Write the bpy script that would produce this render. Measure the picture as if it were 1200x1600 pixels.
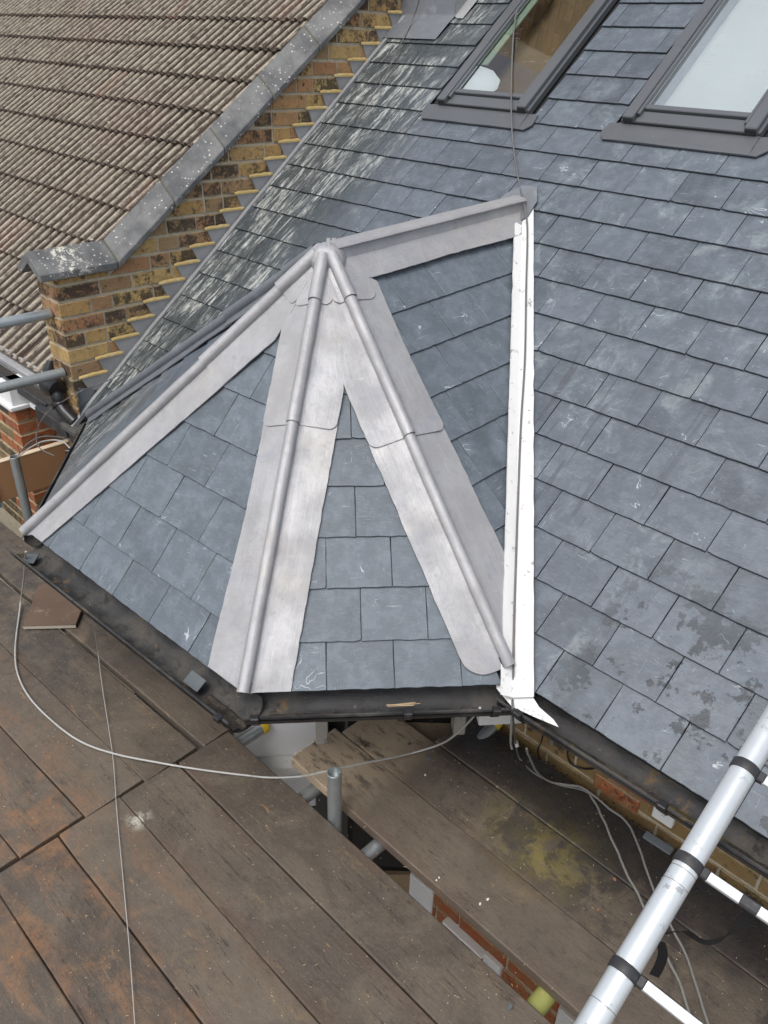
import bpy, math, random
from mathutils import Vector, Matrix, noise as mnoise
random.seed(7)
R = math.radians
for o in list(bpy.data.objects): bpy.data.objects.remove(o)
scn = bpy.context.scene
COL = scn.collection

# ---------------------------------------------------------------- camera
CAM = Vector((1.2793, -1.5990, 1.6633))
YAW, PITCH, ROLL = -0.776923, 0.534378, 0.028614
fw = Vector((math.sin(YAW)*math.cos(PITCH), math.cos(YAW)*math.cos(PITCH), -math.sin(PITCH)))
rt = fw.cross(Vector((0, 0, 1))).normalized()
up = rt.cross(fw)
c_, s_ = math.cos(ROLL), math.sin(ROLL)
rt, up = c_*rt + s_*up, -s_*rt + c_*up
cd = bpy.data.cameras.new('camera')
cam = bpy.data.objects.new('camera', cd)
COL.objects.link(cam)
cam.matrix_world = Matrix(((rt.x, up.x, -fw.x, CAM.x), (rt.y, up.y, -fw.y, CAM.y), (rt.z, up.z, -fw.z, CAM.z), (0, 0, 0, 1)))
cd.sensor_fit = 'VERTICAL'; cd.sensor_height = 24; cd.lens = 1266.55/1600*24
cd.clip_start = 0.05; cd.clip_end = 500
scn.camera = cam

# ---------------------------------------------------------------- light: bright overcast
SUN_EL, SUN_AZ = R(60), R(168)
w = bpy.data.worlds.new('World'); scn.world = w; w.use_nodes = True
wn = w.node_tree.nodes; wl = w.node_tree.links
bg = wn['Background']
sky = wn.new('ShaderNodeTexSky'); sky.sky_type = 'NISHITA'; sky.sun_disc = False
sky.sun_elevation = SUN_EL; sky.sun_rotation = SUN_AZ
sky.air_density = 1.0; sky.dust_density = 4.0; sky.ozone_density = 1.0
hs = wn.new('ShaderNodeHueSaturation'); hs.inputs['Saturation'].default_value = 0.42
wl.new(sky.outputs[0], hs.inputs['Color']); wl.new(hs.outputs[0], bg.inputs['Color'])
bg.inputs['Strength'].default_value = 0.15
sd = bpy.data.lights.new('sun', 'SUN'); sd.energy = 1.0; sd.angle = R(30); sd.color = (1, .97, .93)
sun = bpy.data.objects.new('sun', sd); COL.objects.link(sun)
sdir = Vector((math.sin(SUN_AZ)*math.cos(SUN_EL), math.cos(SUN_AZ)*math.cos(SUN_EL), math.sin(SUN_EL)))
sun.rotation_euler = sdir.to_track_quat('Z', 'Y').to_euler()
scn.view_settings.view_transform = 'Standard'; scn.view_settings.look = 'None'
scn.view_settings.gamma = 1; scn.view_settings.use_curve_mapping = False
scn.view_settings.exposure = 0.36

# ---------------------------------------------------------------- node helper
class NT:
    def __init__(s, name, rough=.7, metal=0, spec=.5):
        m = bpy.data.materials.new(name); m.use_nodes = True
        s.m = m; s.t = m.node_tree; s.b = s.t.nodes['Principled BSDF']
        s.b.inputs['Roughness'].default_value = rough; s.b.inputs['Metallic'].default_value = metal
        s.b.inputs['Specular IOR Level'].default_value = spec
        s.tc = s.t.nodes.new('ShaderNodeTexCoord'); s.geo = s.t.nodes.new('ShaderNodeNewGeometry')
        s.oi = s.t.nodes.new('ShaderNodeObjectInfo')
        s.obj = s.tc.outputs['Object']; s.pos = s.geo.outputs['Position']; s.rnd = s.oi.outputs['Random']
    def set(s, sock, v):
        if hasattr(v, 'is_linked') or isinstance(v, bpy.types.NodeSocket): s.t.links.new(v, sock)
        elif isinstance(v, (tuple, list)) and len(v) == 3 and sock.type == 'RGBA': sock.default_value = (*v, 1)
        else: sock.default_value = v
    def math(s, op, a, b=0, c=0, clamp=False):
        n = s.t.nodes.new('ShaderNodeMath'); n.operation = op; n.use_clamp = clamp
        s.set(n.inputs[0], a); s.set(n.inputs[1], b); s.set(n.inputs[2], c); return n.outputs[0]
    def vm(s, op, a, b=(0, 0, 0)):
        n = s.t.nodes.new('ShaderNodeVectorMath'); n.operation = op
        s.set(n.inputs[0], a)
        if isinstance(b, tuple): n.inputs[1].default_value = b
        else: s.t.links.new(b, n.inputs[1])
        return n.outputs[0]
    def off(s, k=31.7):   # object coordinates shifted per object
        n = s.t.nodes.new('ShaderNodeCombineXYZ')
        for i in range(3): s.t.links.new(s.math('MULTIPLY', s.rnd, k*(1+i*.37)), n.inputs[i])
        return s.vm('ADD', s.obj, n.outputs[0])
    def map(s, v, scale=(1, 1, 1), rot=(0, 0, 0)):
        n = s.t.nodes.new('ShaderNodeMapping'); s.set(n.inputs['Vector'], v)
        n.inputs['Scale'].default_value = scale; n.inputs['Rotation'].default_value = rot; return n.outputs[0]
    def noise(s, v, scale=5, det=4, rough=.55, dist=0):
        n = s.t.nodes.new('ShaderNodeTexNoise'); s.set(n.inputs['Vector'], v)
        n.inputs['Scale'].default_value = scale; n.inputs['Detail'].default_value = det
        n.inputs['Roughness'].default_value = rough; n.inputs['Distortion'].default_value = dist
        return n.outputs['Fac']
    def voro(s, v, scale=5, feat='F1'):
        n = s.t.nodes.new('ShaderNodeTexVoronoi'); n.feature = feat; s.set(n.inputs['Vector'], v)
        n.inputs['Scale'].default_value = scale; return n.outputs['Distance']
    def ss(s, v, a, b, lo=0, hi=1):
        n = s.t.nodes.new('ShaderNodeMapRange'); n.interpolation_type = 'SMOOTHSTEP'
        s.set(n.inputs[0], v)
        for i, x in enumerate((a, b, lo, hi)): n.inputs[i+1].default_value = x
        return n.outputs[0]
    def mix(s, f, a, b, mode='MIX'):
        n = s.t.nodes.new('ShaderNodeMix'); n.data_type = 'RGBA'; n.blend_type = mode; n.clamp_factor = True
        s.set(n.inputs[0], f); s.set(n.inputs[6], a); s.set(n.inputs[7], b); return n.outputs[2]
    def xyz(s, v):
        n = s.t.nodes.new('ShaderNodeSeparateXYZ'); s.set(n.inputs[0], v); return n.outputs
    def color(s, c): s.set(s.b.inputs['Base Color'], c)
    def rough(s, c): s.set(s.b.inputs['Roughness'], c)
    def bump(s, h, st=.3, dist=.002):
        n = s.t.nodes.new('ShaderNodeBump'); n.inputs['Strength'].default_value = st; n.inputs['Distance'].default_value = dist
        s.set(n.inputs['Height'], h); s.t.links.new(n.outputs[0], s.b.inputs['Normal'])

MAT = {}
PHI = 0.668669; CP, SP, TP = math.cos(PHI), math.sin(PHI), math.tan(PHI)

def mat_slate(name, base, dust=1.0, region=True):
    n = NT(name, .5)
    v = n.off()
    g1 = n.noise(v, 9, 5, .6); g2 = n.noise(n.map(v, (1, 4.5, 1), (0, 0, .12)), 42, 6, .78, .4)
    c = n.mix(n.rnd, tuple(x*.74 for x in base), tuple(x*1.26 for x in base))
    c = n.mix(n.ss(g1, .35, .7), c, (base[0]*1.25, base[1]*1.27, base[2]*1.28))
    c = n.mix(n.math('MULTIPLY', n.ss(g2, .48, .70), .5), c, (base[0]*1.75, base[1]*1.75, base[2]*1.75))
    c = n.mix(n.math('MULTIPLY', n.ss(n.noise(v, 22, 5, .7), .6, .42), .35), c, (base[0]*.55, base[1]*.6, base[2]*.62))
    # fine chalky scratches in two directions and soft smears
    msk = n.ss(n.noise(v, 7, 3), .5, .68)
    s1 = n.ss(n.noise(n.map(v, (5, 60, 5), (0, 0, .5)), 3.2, 3, .6, .6), .63, .70)
    s2 = n.ss(n.noise(n.map(v, (46, 5, 5), (0, 0, .35)), 3.0, 3, .6, .9), .64, .71)
    s3 = n.ss(n.noise(n.map(v, (26, 4, 5), (0, 0, -.25)), 1.6, 5, .75, 1.2), .60, .74)
    sc = n.math('ADD', n.math('MULTIPLY', n.math('MAXIMUM', s1, s2), n.ss(n.noise(v, 11, 2), .45, .6)), n.math('MULTIPLY', s3, msk), clamp=True)
    c = n.mix(n.math('MULTIPLY', sc, .34*dust), c, (.5, .53, .54))
    ck = n.math('MULTIPLY', n.ss(n.math('ABSOLUTE', n.math('SUBTRACT', n.noise(v, 6.5, 3, .55, 1.3), .5)), .010, .003), n.ss(n.noise(v, 9, 3), .63, .69))
    c = n.mix(n.math('MULTIPLY', ck, .6*dust), c, (.62, .65, .66))
    pt = n.math('MULTIPLY', n.ss(n.noise(v, 17, 8, .85), .60, .74), n.ss(n.noise(v, 4, 2), .52, .66))
    c = n.mix(n.math('MULTIPLY', pt, .5*dust), c, (.52, .55, .53))
    sp = n.math('MULTIPLY', n.ss(n.voro(v, 70), .10, .04), n.ss(n.noise(v, 12, 2), .52, .62))
    c = n.mix(n.math('MULTIPLY', sp, .7), c, (.6, .62, .6))
    if region:
        X, Y, Z = n.xyz(n.pos)
        # pale mortar dust and painted wet glare down the courses beside the party wall
        reg = n.math('MULTIPLY', n.ss(X, -1.45, -2.0), n.ss(Y, -.75, -.3))
        st = n.noise(n.map(n.vm('ADD', n.pos, n.vm('MULTIPLY', n.vm('SUBTRACT', v, n.obj), (.02, .02, .02))), (12, 1.6, 1.6), (0, 0, .12)), 2.0, 9, .76, .7)
        st2 = n.noise(n.map(n.pos, (40, 9, 9)), 2.4, 5, .8, .3)
        lf = n.noise(n.pos, 3.2, 3, .6)
        m = n.math('MULTIPLY', reg, n.math('MULTIPLY', n.math('MULTIPLY', n.ss(st, .47, .60), n.ss(st2, .34, .60)), n.math('MAXIMUM', n.ss(lf, .38, .54), n.ss(X, -2.12, -2.3))))
        c = n.mix(n.math('MULTIPLY', reg, .85), c, (.040, .047, .050))
        c = n.mix(n.math('MULTIPLY', n.math('MULTIPLY', reg, n.ss(st2, .4, .7)), .35), c, (.20, .22, .22))
        c = n.mix(n.math('MULTIPLY', m, .82), c, (.62, .64, .60))
        # pale dusty zone right of the valley
        v2 = n.math('MULTIPLY', n.ss(n.noise(n.map(n.pos, (4, 3, 3)), 2.2, 7, .72, .5), .52, .68), n.math('MULTIPLY', n.ss(X, .75, .3), n.ss(X, -1.2, -.5)))
        c = n.mix(n.math('MULTIPLY', v2, .24), c, (.44, .5, .5))
        # damp dirt along the eaves at the right
        d = n.math('MULTIPLY', n.ss(n.noise(n.pos, 8, 8, .7), .535, .55), n.math('MULTIPLY', n.ss(Y, .55, .2), n.ss(X, .3, .5)))
        c = n.mix(n.math('MULTIPLY', d, .9), c, (.032, .038, .046))
        # dark drip runs under the valley
        dr = n.math('MULTIPLY', n.ss(n.noise(n.map(n.pos, (26, 1.2, 1.2), (0, 0, .15)), 1.7, 3, .6, .4), .60, .64), n.math('MULTIPLY', n.math('MULTIPLY', n.ss(Y, .9, .8), n.ss(Y, .35, .42)), n.ss(X, .38, .3)))
        c = n.mix(n.math('MULTIPLY', dr, .6), c, (.06, .065, .075))
        n.rough(n.math('ADD', n.math('SUBTRACT', n.ss(g1, .3, .7, .34, .50), n.math('MULTIPLY', reg, .20)), n.math('MULTIPLY', m, .3), clamp=True))
    n.color(c)
    n.bump(n.math('ADD', n.math('MULTIPLY', g1, 1.6), n.math('ADD', n.noise(n.map(v, (1, 2.2, 1)), 38, 6, .7), n.math('MULTIPLY', sc, .35))), .55, .003)
    return n.m
MAT['slate'] = mat_slate('grey_slate', (.100, .117, .139))
_e = bpy.data.materials.new('shade_dark_slate_edge'); _e.use_nodes = True; _e.node_tree.nodes['Principled BSDF'].inputs['Base Color'].default_value = (.045, .05, .057, 1); _e.node_tree.nodes['Principled BSDF'].inputs['Roughness'].default_value = .8
MAT['shade_slate_edge'] = _e  # edge faces coloured dark for the shadow gap under each tail
MAT['slate_bay'] = mat_slate('blue_grey_slate', (.114, .135, .157), .95, False)

def mat_lead(name, base=(.41, .41, .42), metal=.33, rough=.56, tint=(.53, .49, .43)):
    n = NT(name, rough, metal)
    v = n.obj
    a = n.noise(v, 6, 4, .6); b = n.noise(n.map(v, (1, 1, 1)), 40, 5, .65)
    at_ = n.t.nodes.new('ShaderNodeAttribute'); at_.attribute_name = 'duv'; uv = at_.outputs['Vector']
    st = n.noise(n.map(uv, (2.2, 55, 20)), 1.5, 6, .75, .35)
    st3 = n.noise(n.map(uv, (40, 9, 20)), 1.5, 5, .7, .5)
    c = n.mix(n.ss(a, .35, .65), base, tuple(x*.84 for x in base))
    c = n.mix(n.math('MULTIPLY', n.ss(n.noise(v, 2.3, 5, .65), .48, .72), .4), c, tint)
    c = n.mix(n.math('MULTIPLY', n.ss(st, .55, .7), .2), c, tuple(min(1, x*1.22) for x in base))
    c = n.mix(n.math('MULTIPLY', n.ss(b, .56, .72), .4), c, tuple(x*.62 for x in base))
    c = n.mix(n.math('MULTIPLY', n.ss(st, .48, .34), .25), c, tuple(x*.70 for x in base))
    c = n.mix(n.math('MULTIPLY', n.ss(st3, .60, .72), .35), c, tuple(min(1, x*1.3) for x in base))
    c = n.mix(n.math('MULTIPLY', n.ss(n.noise(v, 7, 8, .78, .6), .52, .66), .5), c, (.31, .32, .37))
    n.color(c)
    n.rough(n.ss(n.math('ADD', a, n.math('MULTIPLY', st, .5)), .55, 1.0, rough-.08, rough+.16))
    n.bump(n.math('ADD', n.noise(v, 16, 4, .55), n.math('ADD', n.math('MULTIPLY', st, .4), n.math('MULTIPLY', st3, .3))), .55, .007)
    return n.m
MAT['lead'] = mat_lead('new_lead')
MAT['lead_dark'] = mat_lead('weathered_and_shade_dark_lead', (.20, .215, .235), .35, .5, (.16, .17, .185))  # weathered pieces, and the painted shade of the far left hip
MAT['lead_mid'] = mat_lead('grey_lead', (.36, .365, .37), .2, .6, (.24, .245, .25))

def mat_plain(name, base, rough=.6, metal=0, var=.25, scale=12, dirt=None, dirtamt=.5, dt=(.55, .7), bump=.2, dscale=20):
    n = NT(name, rough, metal)
    v = n.off(11.3)
    a = n.noise(v, scale, 5, .65)
    c = n.mix(a, tuple(x*(1-var) for x in base), tuple(min(1, x*(1+var)) for x in base))
    if dirt:
        c = n.mix(n.math('MULTIPLY', n.ss(n.noise(v, dscale, 7, .75), dt[0], dt[1]), dirtamt), c, dirt)
    n.color(c); n.bump(a, bump, .003)
    return n.m
MAT['white_paint'] = mat_plain('white_valley_coating', (.72, .72, .71), .5, 0, .08, 10, (.12, .11, .10), .85, (.57, .68), .5, 24)
MAT['upvc'] = mat_plain('white_plastic', (.78, .79, .80), .35, 0, .05, 8, (.3, .3, .3), .5, (.62, .72), .05, 30)
MAT['upvc_dirty'] = mat_plain('speckled_white_paint', (.74, .74, .73), .5, 0, .08, 9, (.12, .11, .1), .85, (.60, .66), .1, 34)
MAT['galv'] = mat_plain('galvanised_steel', (.46, .50, .51), .38, .75, .22, 22, (.25, .25, .24), .5, (.6, .7))
MAT['galv_dull'] = mat_plain('dull_galvanised_steel', (.36, .39, .385), .5, .6, .25, 18, (.2, .19, .17), .6, (.55, .7))
MAT['ali'] = mat_plain('scuffed_aluminium', (.66, .70, .72), .36, .5, .12, 10, (.25, .25, .25), .6, (.58, .66), .2, 26)
MAT['yellow_cap'] = mat_plain('yellow_plastic', (.70, .48, .03), .45)
MAT['green_cap'] = mat_plain('faded_yellow_green_plastic', (.30, .31, .09), .6)
MAT['black_plastic'] = mat_plain('black_plastic', (.018, .018, .02), .32, 0, .4, 15, (.10, .095, .085), .5, (.52, .7))
MAT['black_rubber'] = mat_plain('black_band', (.03, .03, .033), .55, 0, .3, 30, (.12, .12, .12), .5)
MAT['black_webbing'] = mat_plain('black_webbing', (.008, .008, .009), .6)
MAT['cable'] = mat_plain('grey_cable', (.42, .42, .40), .55, 0, .2, 40, (.12, .11, .1), .6)
MAT['cable_dark'] = mat_plain('dark_cable', (.13, .13, .13), .6)
MAT['rope'] = mat_plain('dirty_rope', (.20, .195, .18), .9, 0, .3, 120)
MAT['frame_grey'] = mat_plain('grey_window_metal', (.135, .143, .153), .36, .35, .06, 8, (.30, .31, .31), .35, (.64, .7), .04, 70)
MAT['apron'] = mat_plain('grey_apron_metal', (.125, .132, .142), .4, .35, .1, 8, (.28, .29, .29), .4, (.6, .7), .05, 60)
MAT['frame_dark'] = mat_plain('dark_window_metal', (.035, .037, .04), .4)
MAT['deck'] = mat_plain('dark_underlay', (.02, .02, .022), .9)
MAT['coping_dirt'] = mat_plain('mossy_joint', (.11, .10, .07), .95)
MAT['mortar'] = mat_plain('stone_mortar', (.50, .44, .33), .95, 0, .3, 30, (.12, .1, .08), .6, (.5, .7), .8)
MAT['mortar_pale'] = mat_plain('pale_mortar', (.42, .37, .30), .95, 0, .2, 30, None)
MAT['mortar_yellow'] = mat_plain('fresh_yellow_mortar', (.50, .37, .15), .95, 0, .18, 25, (.62, .55, .36), .6, (.5, .65), .6)
MAT['rust'] = mat_plain('dead_leaves_and_silt', (.035, .029, .024), .95, 0, .5, 35, (.16, .12, .07), .5, (.58, .7), 1)
def mat_silt():
    n = NT('gutter_silt', .9)
    v = n.pos
    a = n.noise(v, 14, 8, .8)
    c = n.mix(n.ss(a, .38, .62), (.016, .014, .012), (.075, .062, .048))
    c = n.mix(n.math('MULTIPLY', n.ss(n.noise(v, 45, 8, .85), .56, .66), .8), c, (.24, .20, .15))
    c = n.mix(n.math('MULTIPLY', n.ss(n.noise(v, 6, 6, .7), .57, .66), .8), c, (.13, .105, .03))
    n.color(c); n.bump(n.noise(v, 90, 8, .8), 1, .008)
    return n.m
MAT['silt'] = mat_silt()
MAT['tarp'] = mat_plain('blue_sheet', (.06, .24, .48), .5, 0, .35, 5, (.4, .5, .6), .5)
MAT['ground'] = mat_plain('paving', (.10, .09, .08), .95)
MAT['debris'] = mat_plain('pale_debris', (.62, .60, .56), .8)
MAT['debris_dark'] = mat_plain('slate_chips', (.10, .115, .125), .7)
MAT['debris_wood'] = mat_plain('wood_splinters', (.45, .33, .20), .85)
MAT['debris_brick'] = mat_plain('brick_crumbs', (.32, .13, .07), .9)

def mat_gutter():
    n = NT('dirty_black_gutter', .4)
    v = n.pos
    d = n.noise(v, 5, 7, .7)
    c = n.mix(n.ss(d, .42, .62), (.028, .028, .030), (.082, .078, .072))
    c = n.mix(n.math('MULTIPLY', n.ss(n.noise(v, 16, 8, .75), .54, .64), .8), c, (.02, .018, .017))
    c = n.mix(n.math('MULTIPLY', n.ss(n.noise(v, 7, 6, .7, .5), .60, .68), .7), c, (.17, .11, .045))
    c = n.mix(n.math('MULTIPLY', n.ss(n.noise(v, 30, 6, .8), .62, .68), .6), c, (.22, .19, .16))
    n.color(c); n.rough(n.ss(d, .36, .6, .32, .9)); n.bump(n.noise(v, 40, 8, .8), .8, .005)
    return n.m
MAT['gutter'] = mat_gutter()

def mat_brick(name, cols, dirt=(.035, .031, .028), amt=(.485, .60)):
    n = NT(name, .92)
    v = n.off(17)
    r = n.t.nodes.new('ShaderNodeValToRGB'); n.t.links.new(n.rnd, r.inputs[0])
    r.color_ramp.interpolation = 'LINEAR'
    els = r.color_ramp.elements
    for i, cc in enumerate(cols):
        e = els[i] if i < 2 else els.new(.5)
        e.position = i/(len(cols)-1)
        e.color = (*cc, 1)
    c = r.outputs[0]
    g = n.noise(v, 24, 6, .7)
    c = n.mix(n.ss(g, .4, .65), c, (.30, .21, .10), 'MIX')
    c2 = n.mix(.55, r.outputs[0], c)
    rr = n.math('FRACT', n.math('MULTIPLY', n.rnd, 7.31))
    soot = n.math('ADD', n.noise(v, 16, 8, .75), n.math('MULTIPLY', n.math('SUBTRACT', rr, .42), .22))
    soot = n.math('ADD', soot, n.math('MULTIPLY', n.math('SUBTRACT', n.noise(v, 75, 5, .8), .5), .35))
    c = n.mix(n.math('MULTIPLY', n.ss(soot, amt[0], amt[1]), .85), c2, dirt)
    c = n.mix(n.math('MULTIPLY', n.ss(n.noise(v, 60, 5, .8), .60, .68), .8), c, (.52, .44, .28))
    ez = n.math('ADD', n.math('ABSOLUTE', n.xyz(n.obj)[2]), n.math('MULTIPLY', n.math('SUBTRACT', n.noise(v, 28, 6, .75), .5), .030))
    c = n.mix(n.math('MULTIPLY', n.ss(ez, .024, .033), .75), c, (.45, .36, .22))
    n.color(c); n.bump(n.math('ADD', g, n.math('MULTIPLY', n.noise(v, 70, 6, .8), 1.2)), .9, .006)
    return n.m
MAT['brick'] = mat_brick('sooty_stock_brick', [(.50, .31, .12), (.60, .42, .17), (.44, .22, .11), (.56, .39, .16), (.34, .24, .13)])
MAT['brick_clean'] = mat_brick('yellow_stock_brick', [(.26, .165, .06), (.30, .20, .08), (.24, .15, .06)], amt=(.62, .72))
MAT['brick_red'] = mat_brick('red_brick', [(.36, .09, .035), (.42, .12, .04), (.30, .07, .03)], (.06, .02, .015), (.6, .72))
MAT['brick_dark'] = mat_brick('dark_stock_brick', [(.16, .12, .07), (.2, .16, .08), (.11, .085, .06)], amt=(.5, .6))

def mat_tile():
    n = NT('ribbed_concrete_tile', .95)
    v = n.off(9)
    at_ = n.t.nodes.new('ShaderNodeAttribute'); at_.attribute_name = 'crest'; z = at_.outputs['Fac']
    c = n.mix(n.rnd, (.062, .045, .036), (.110, .086, .068))
    rr = n.math('FRACT', n.math('MULTIPLY', n.rnd, 5.7))
    c = n.mix(n.ss(rr, .9, .97, 0, .5), c, (.16, .08, .065))
    top = n.ss(z, .35, .85)
    lich = n.math('MULTIPLY', n.ss(n.noise(n.map(v, (1, .5, 1)), 38, 6, .75), .36, .56), top)
    c = n.mix(n.math('MULTIPLY', lich, .85), c, (.42, .38, .30))
    c = n.mix(n.math('MULTIPLY', n.ss(n.noise(v, 90, 4, .7), .58, .66), .6), c, (.05, .043, .038))
    c = n.mix(n.math('MULTIPLY', n.ss(n.noise(n.pos, 1.1, 4), .5, .62), .16), c, (.15, .066, .055))
    c = n.mix(n.ss(n.noise(v, 18, 3), .74, .76), c, (.62, .62, .5))
    n.color(c); n.bump(n.noise(v, 120, 4, .7), .8, .003)
    return n.m
MAT['tile'] = mat_tile()

def mat_coping():
    n = NT('dark_coping', .55)
    v = n.off(21)
    a = n.noise(v, 7, 5, .6)
    c = n.mix(n.ss(a, .3, .7), (.082, .085, .088), (.185, .188, .186))
    c = n.mix(n.math('MULTIPLY', n.ss(n.noise(v, 13, 5), .5, .7), .4), c, (.20, .205, .2))
    vd = n.math('ADD', n.voro(v, 44), n.math('MULTIPLY', n.noise(v, 40, 4), .16))
    sp = n.math('MULTIPLY', n.ss(vd, .30, .22), n.ss(n.noise(v, 9, 3), .40, .56))
    c = n.mix(n.math('MULTIPLY', sp, .85), c, (.62, .62, .58))
    X, Y, Z = n.xyz(n.pos)
    spl = n.math('MULTIPLY', n.ss(n.noise(n.pos, 38, 7, .8), .52, .57), n.math('MULTIPLY', n.ss(Y, .17, .08), n.ss(Y, -.03, .02)))
    c = n.mix(spl, c, (.66, .64, .56))
    n.color(c); n.rough(.8); n.bump(n.math('ADD', a, n.noise(v, 60, 6, .75)), .8, .004); return n.m
MAT['coping'] = mat_coping()

def mat_board(name='scaffold_board', regional=True):
    n = NT(name, .82)
    v = n.off(13)
    gr = n.noise(n.map(v, (1.2, 8, 8)), 5, 8, .78, .5)
    gr2 = n.noise(n.map(v, (2.5, 70, 70)), 3, 4, .6, .2)
    c = n.mix(n.rnd, (.080, .064, .049), (.124, .100, .076))
    c = n.mix(n.math('MULTIPLY', n.ss(gr, .42, .68), .5), c, (.115, .090, .068))
    c = n.mix(n.math('MULTIPLY', n.ss(n.noise(v, 26, 8, .8), .5, .68), .5), c, (.042, .034, .028))
    c = n.mix(n.math('MULTIPLY', n.ss(n.noise(v, 3.2, 7, .74, .6), .44, .62), .55), c, (.165, .132, .098))
    c = n.mix(n.math('MULTIPLY', n.ss(n.noise(v, 130, 5, .8), .56, .68), .6), c, (.21, .18, .145))
    c = n.mix(n.math('MULTIPLY', n.ss(gr2, .61, .68), .22), c, (.04, .03, .025))
    c = n.mix(n.math('MULTIPLY', n.ss(n.noise(v, 90, 6, .8), .60, .70), .5), c, (.19, .155, .12))
    crk = n.math('ABSOLUTE', n.math('SUBTRACT', n.noise(n.map(v, (.55, 9, 9)), 3.0, 4, .6, .35), .5))
    c = n.mix(n.math('MULTIPLY', n.math('MULTIPLY', n.ss(crk, .0075, .002), n.ss(n.noise(v, 2.5, 2), .50, .58)), .85), c, (.02, .015, .012))
    c = n.mix(n.math('MULTIPLY', n.ss(n.noise(v, 200, 4, .8), .60, .68), .6), c, (.025, .02, .017))
    yl = n.math('MULTIPLY', n.ss(n.noise(n.map(v, (1, 3, 3)), 3.4, 7, .75, .6), .56, .66), n.ss(n.noise(v, 60, 5, .8), .38, .6))
    c = n.mix(n.math('MULTIPLY', yl, .55), c, (.215, .155, .085))
    rd_ = n.math('MULTIPLY', n.ss(n.math('ABSOLUTE', n.xyz(n.obj)[1]), .055, .10), n.ss(n.noise(v, 2.2, 4, .6), .48, .6))
    c = n.mix(n.math('MULTIPLY', rd_, .22), c, (.105, .045, .030))
    sw = n.ss(n.noise(n.map(v, (1.2, 5, 5)), 7, 7, .8, 1.2), .585, .64)
    c = n.mix(n.math('MULTIPLY', sw, .45), c, (.035, .028, .023))
    X, Y, Z = n.xyz(n.pos)
    p = n.pos
    if regional:
        # raw orange wood worn through at the near left
        o = n.math('MULTIPLY', n.ss(n.noise(n.map(p, (.7, 1.3, 1)), 5, 8, .72, .8), .45, .62), n.math('MULTIPLY', n.ss(Y, -.78, -1.08), n.ss(X, .3, -.1)))
        o = n.math('MULTIPLY', o, n.ss(n.noise(p, 45, 5, .8), .3, .62))
        c = n.mix(n.math('MULTIPLY', o, .72), c, (.26, .135, .065))
        sc2 = n.math('MULTIPLY', n.ss(n.noise(n.map(p, (4, 26, 5), (0, 0, .8)), 2.0, 5, .7, .5), .62, .68), n.ss(n.noise(p, 3, 2), .5, .6))
        c = n.mix(n.math('MULTIPLY', sc2, .6), c, (.36, .22, .10))
        # yellow green mould on the inner lift
        vx = n.vm('SUBTRACT', p, (.46, .08, -.63)); L = n.t.nodes.new('ShaderNodeVectorMath'); L.operation = 'LENGTH'; n.t.links.new(vx, L.inputs[0])
        md = n.math('MULTIPLY', n.ss(L.outputs['Value'], .30, .05), n.ss(n.noise(p, 14, 8, .75), .40, .56))
        c = n.mix(n.math('MULTIPLY', md, .85), c, (.20, .165, .045))
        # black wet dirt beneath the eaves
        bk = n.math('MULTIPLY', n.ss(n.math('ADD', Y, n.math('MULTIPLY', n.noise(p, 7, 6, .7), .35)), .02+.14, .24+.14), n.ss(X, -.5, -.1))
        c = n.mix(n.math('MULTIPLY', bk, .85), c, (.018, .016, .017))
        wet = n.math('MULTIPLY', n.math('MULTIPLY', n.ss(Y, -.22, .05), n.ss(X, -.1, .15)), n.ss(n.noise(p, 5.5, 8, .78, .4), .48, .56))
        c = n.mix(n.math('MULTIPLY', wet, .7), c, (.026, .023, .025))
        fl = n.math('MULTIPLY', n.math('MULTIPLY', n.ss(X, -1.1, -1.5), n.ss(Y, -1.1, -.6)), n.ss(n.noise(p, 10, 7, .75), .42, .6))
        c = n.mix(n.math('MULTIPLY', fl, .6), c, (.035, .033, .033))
        # pale bleached board ends under the bay gutter
        pe = n.math('MULTIPLY', n.math('MULTIPLY', n.ss(X, -.02, -.24), n.ss(Y, -.40, -.34)), n.ss(n.noise(n.map(v, (3, 9, 9)), 2.6, 7, .75), .36, .52))
        pe = n.math('MULTIPLY', pe, n.ss(X, -.5, -.45))
        c = n.mix(n.math('MULTIPLY', pe, .9), c, (.50, .39, .27))
        wh = n.vm('SUBTRACT', p, (-.55, -.87, -.60)); L2 = n.t.nodes.new('ShaderNodeVectorMath'); L2.operation = 'LENGTH'; n.t.links.new(wh, L2.inputs[0])
        c = n.mix(n.math('MULTIPLY', n.ss(L2.outputs['Value'], .065, .02), n.ss(n.noise(p, 30, 6, .75), .45, .58)), c, (.5, .47, .4))
    n.color(c); n.rough(n.ss(n.noise(v, 4, 6, .7), .38, .62, .42, .82))
    n.bump(n.math('ADD', n.math('MULTIPLY', gr, .5), n.math('ADD', n.math('MULTIPLY', gr2, .35), n.math('MULTIPLY', n.noise(v, 60, 7, .8), 1.5))), .6, .004)
    return n.m
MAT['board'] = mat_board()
MAT['offcut'] = mat_plain('brown_offcut', (.125, .082, .058), .8, 0, .25, 9, (.32, .25, .19), .5, (.56, .68), .4, 14)
MAT['board_side'] = mat_plain('board_edge', (.10, .07, .045), .9)
MAT['orange_wood'] = mat_plain('orange_plywood', (.40, .215, .105), .8, 0, .15, 7, (.10, .06, .04), .6, (.56, .75), .3, 9)
MAT['pale_wood'] = mat_plain('pale_cut_wood', (.62, .50, .36), .85)

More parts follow.
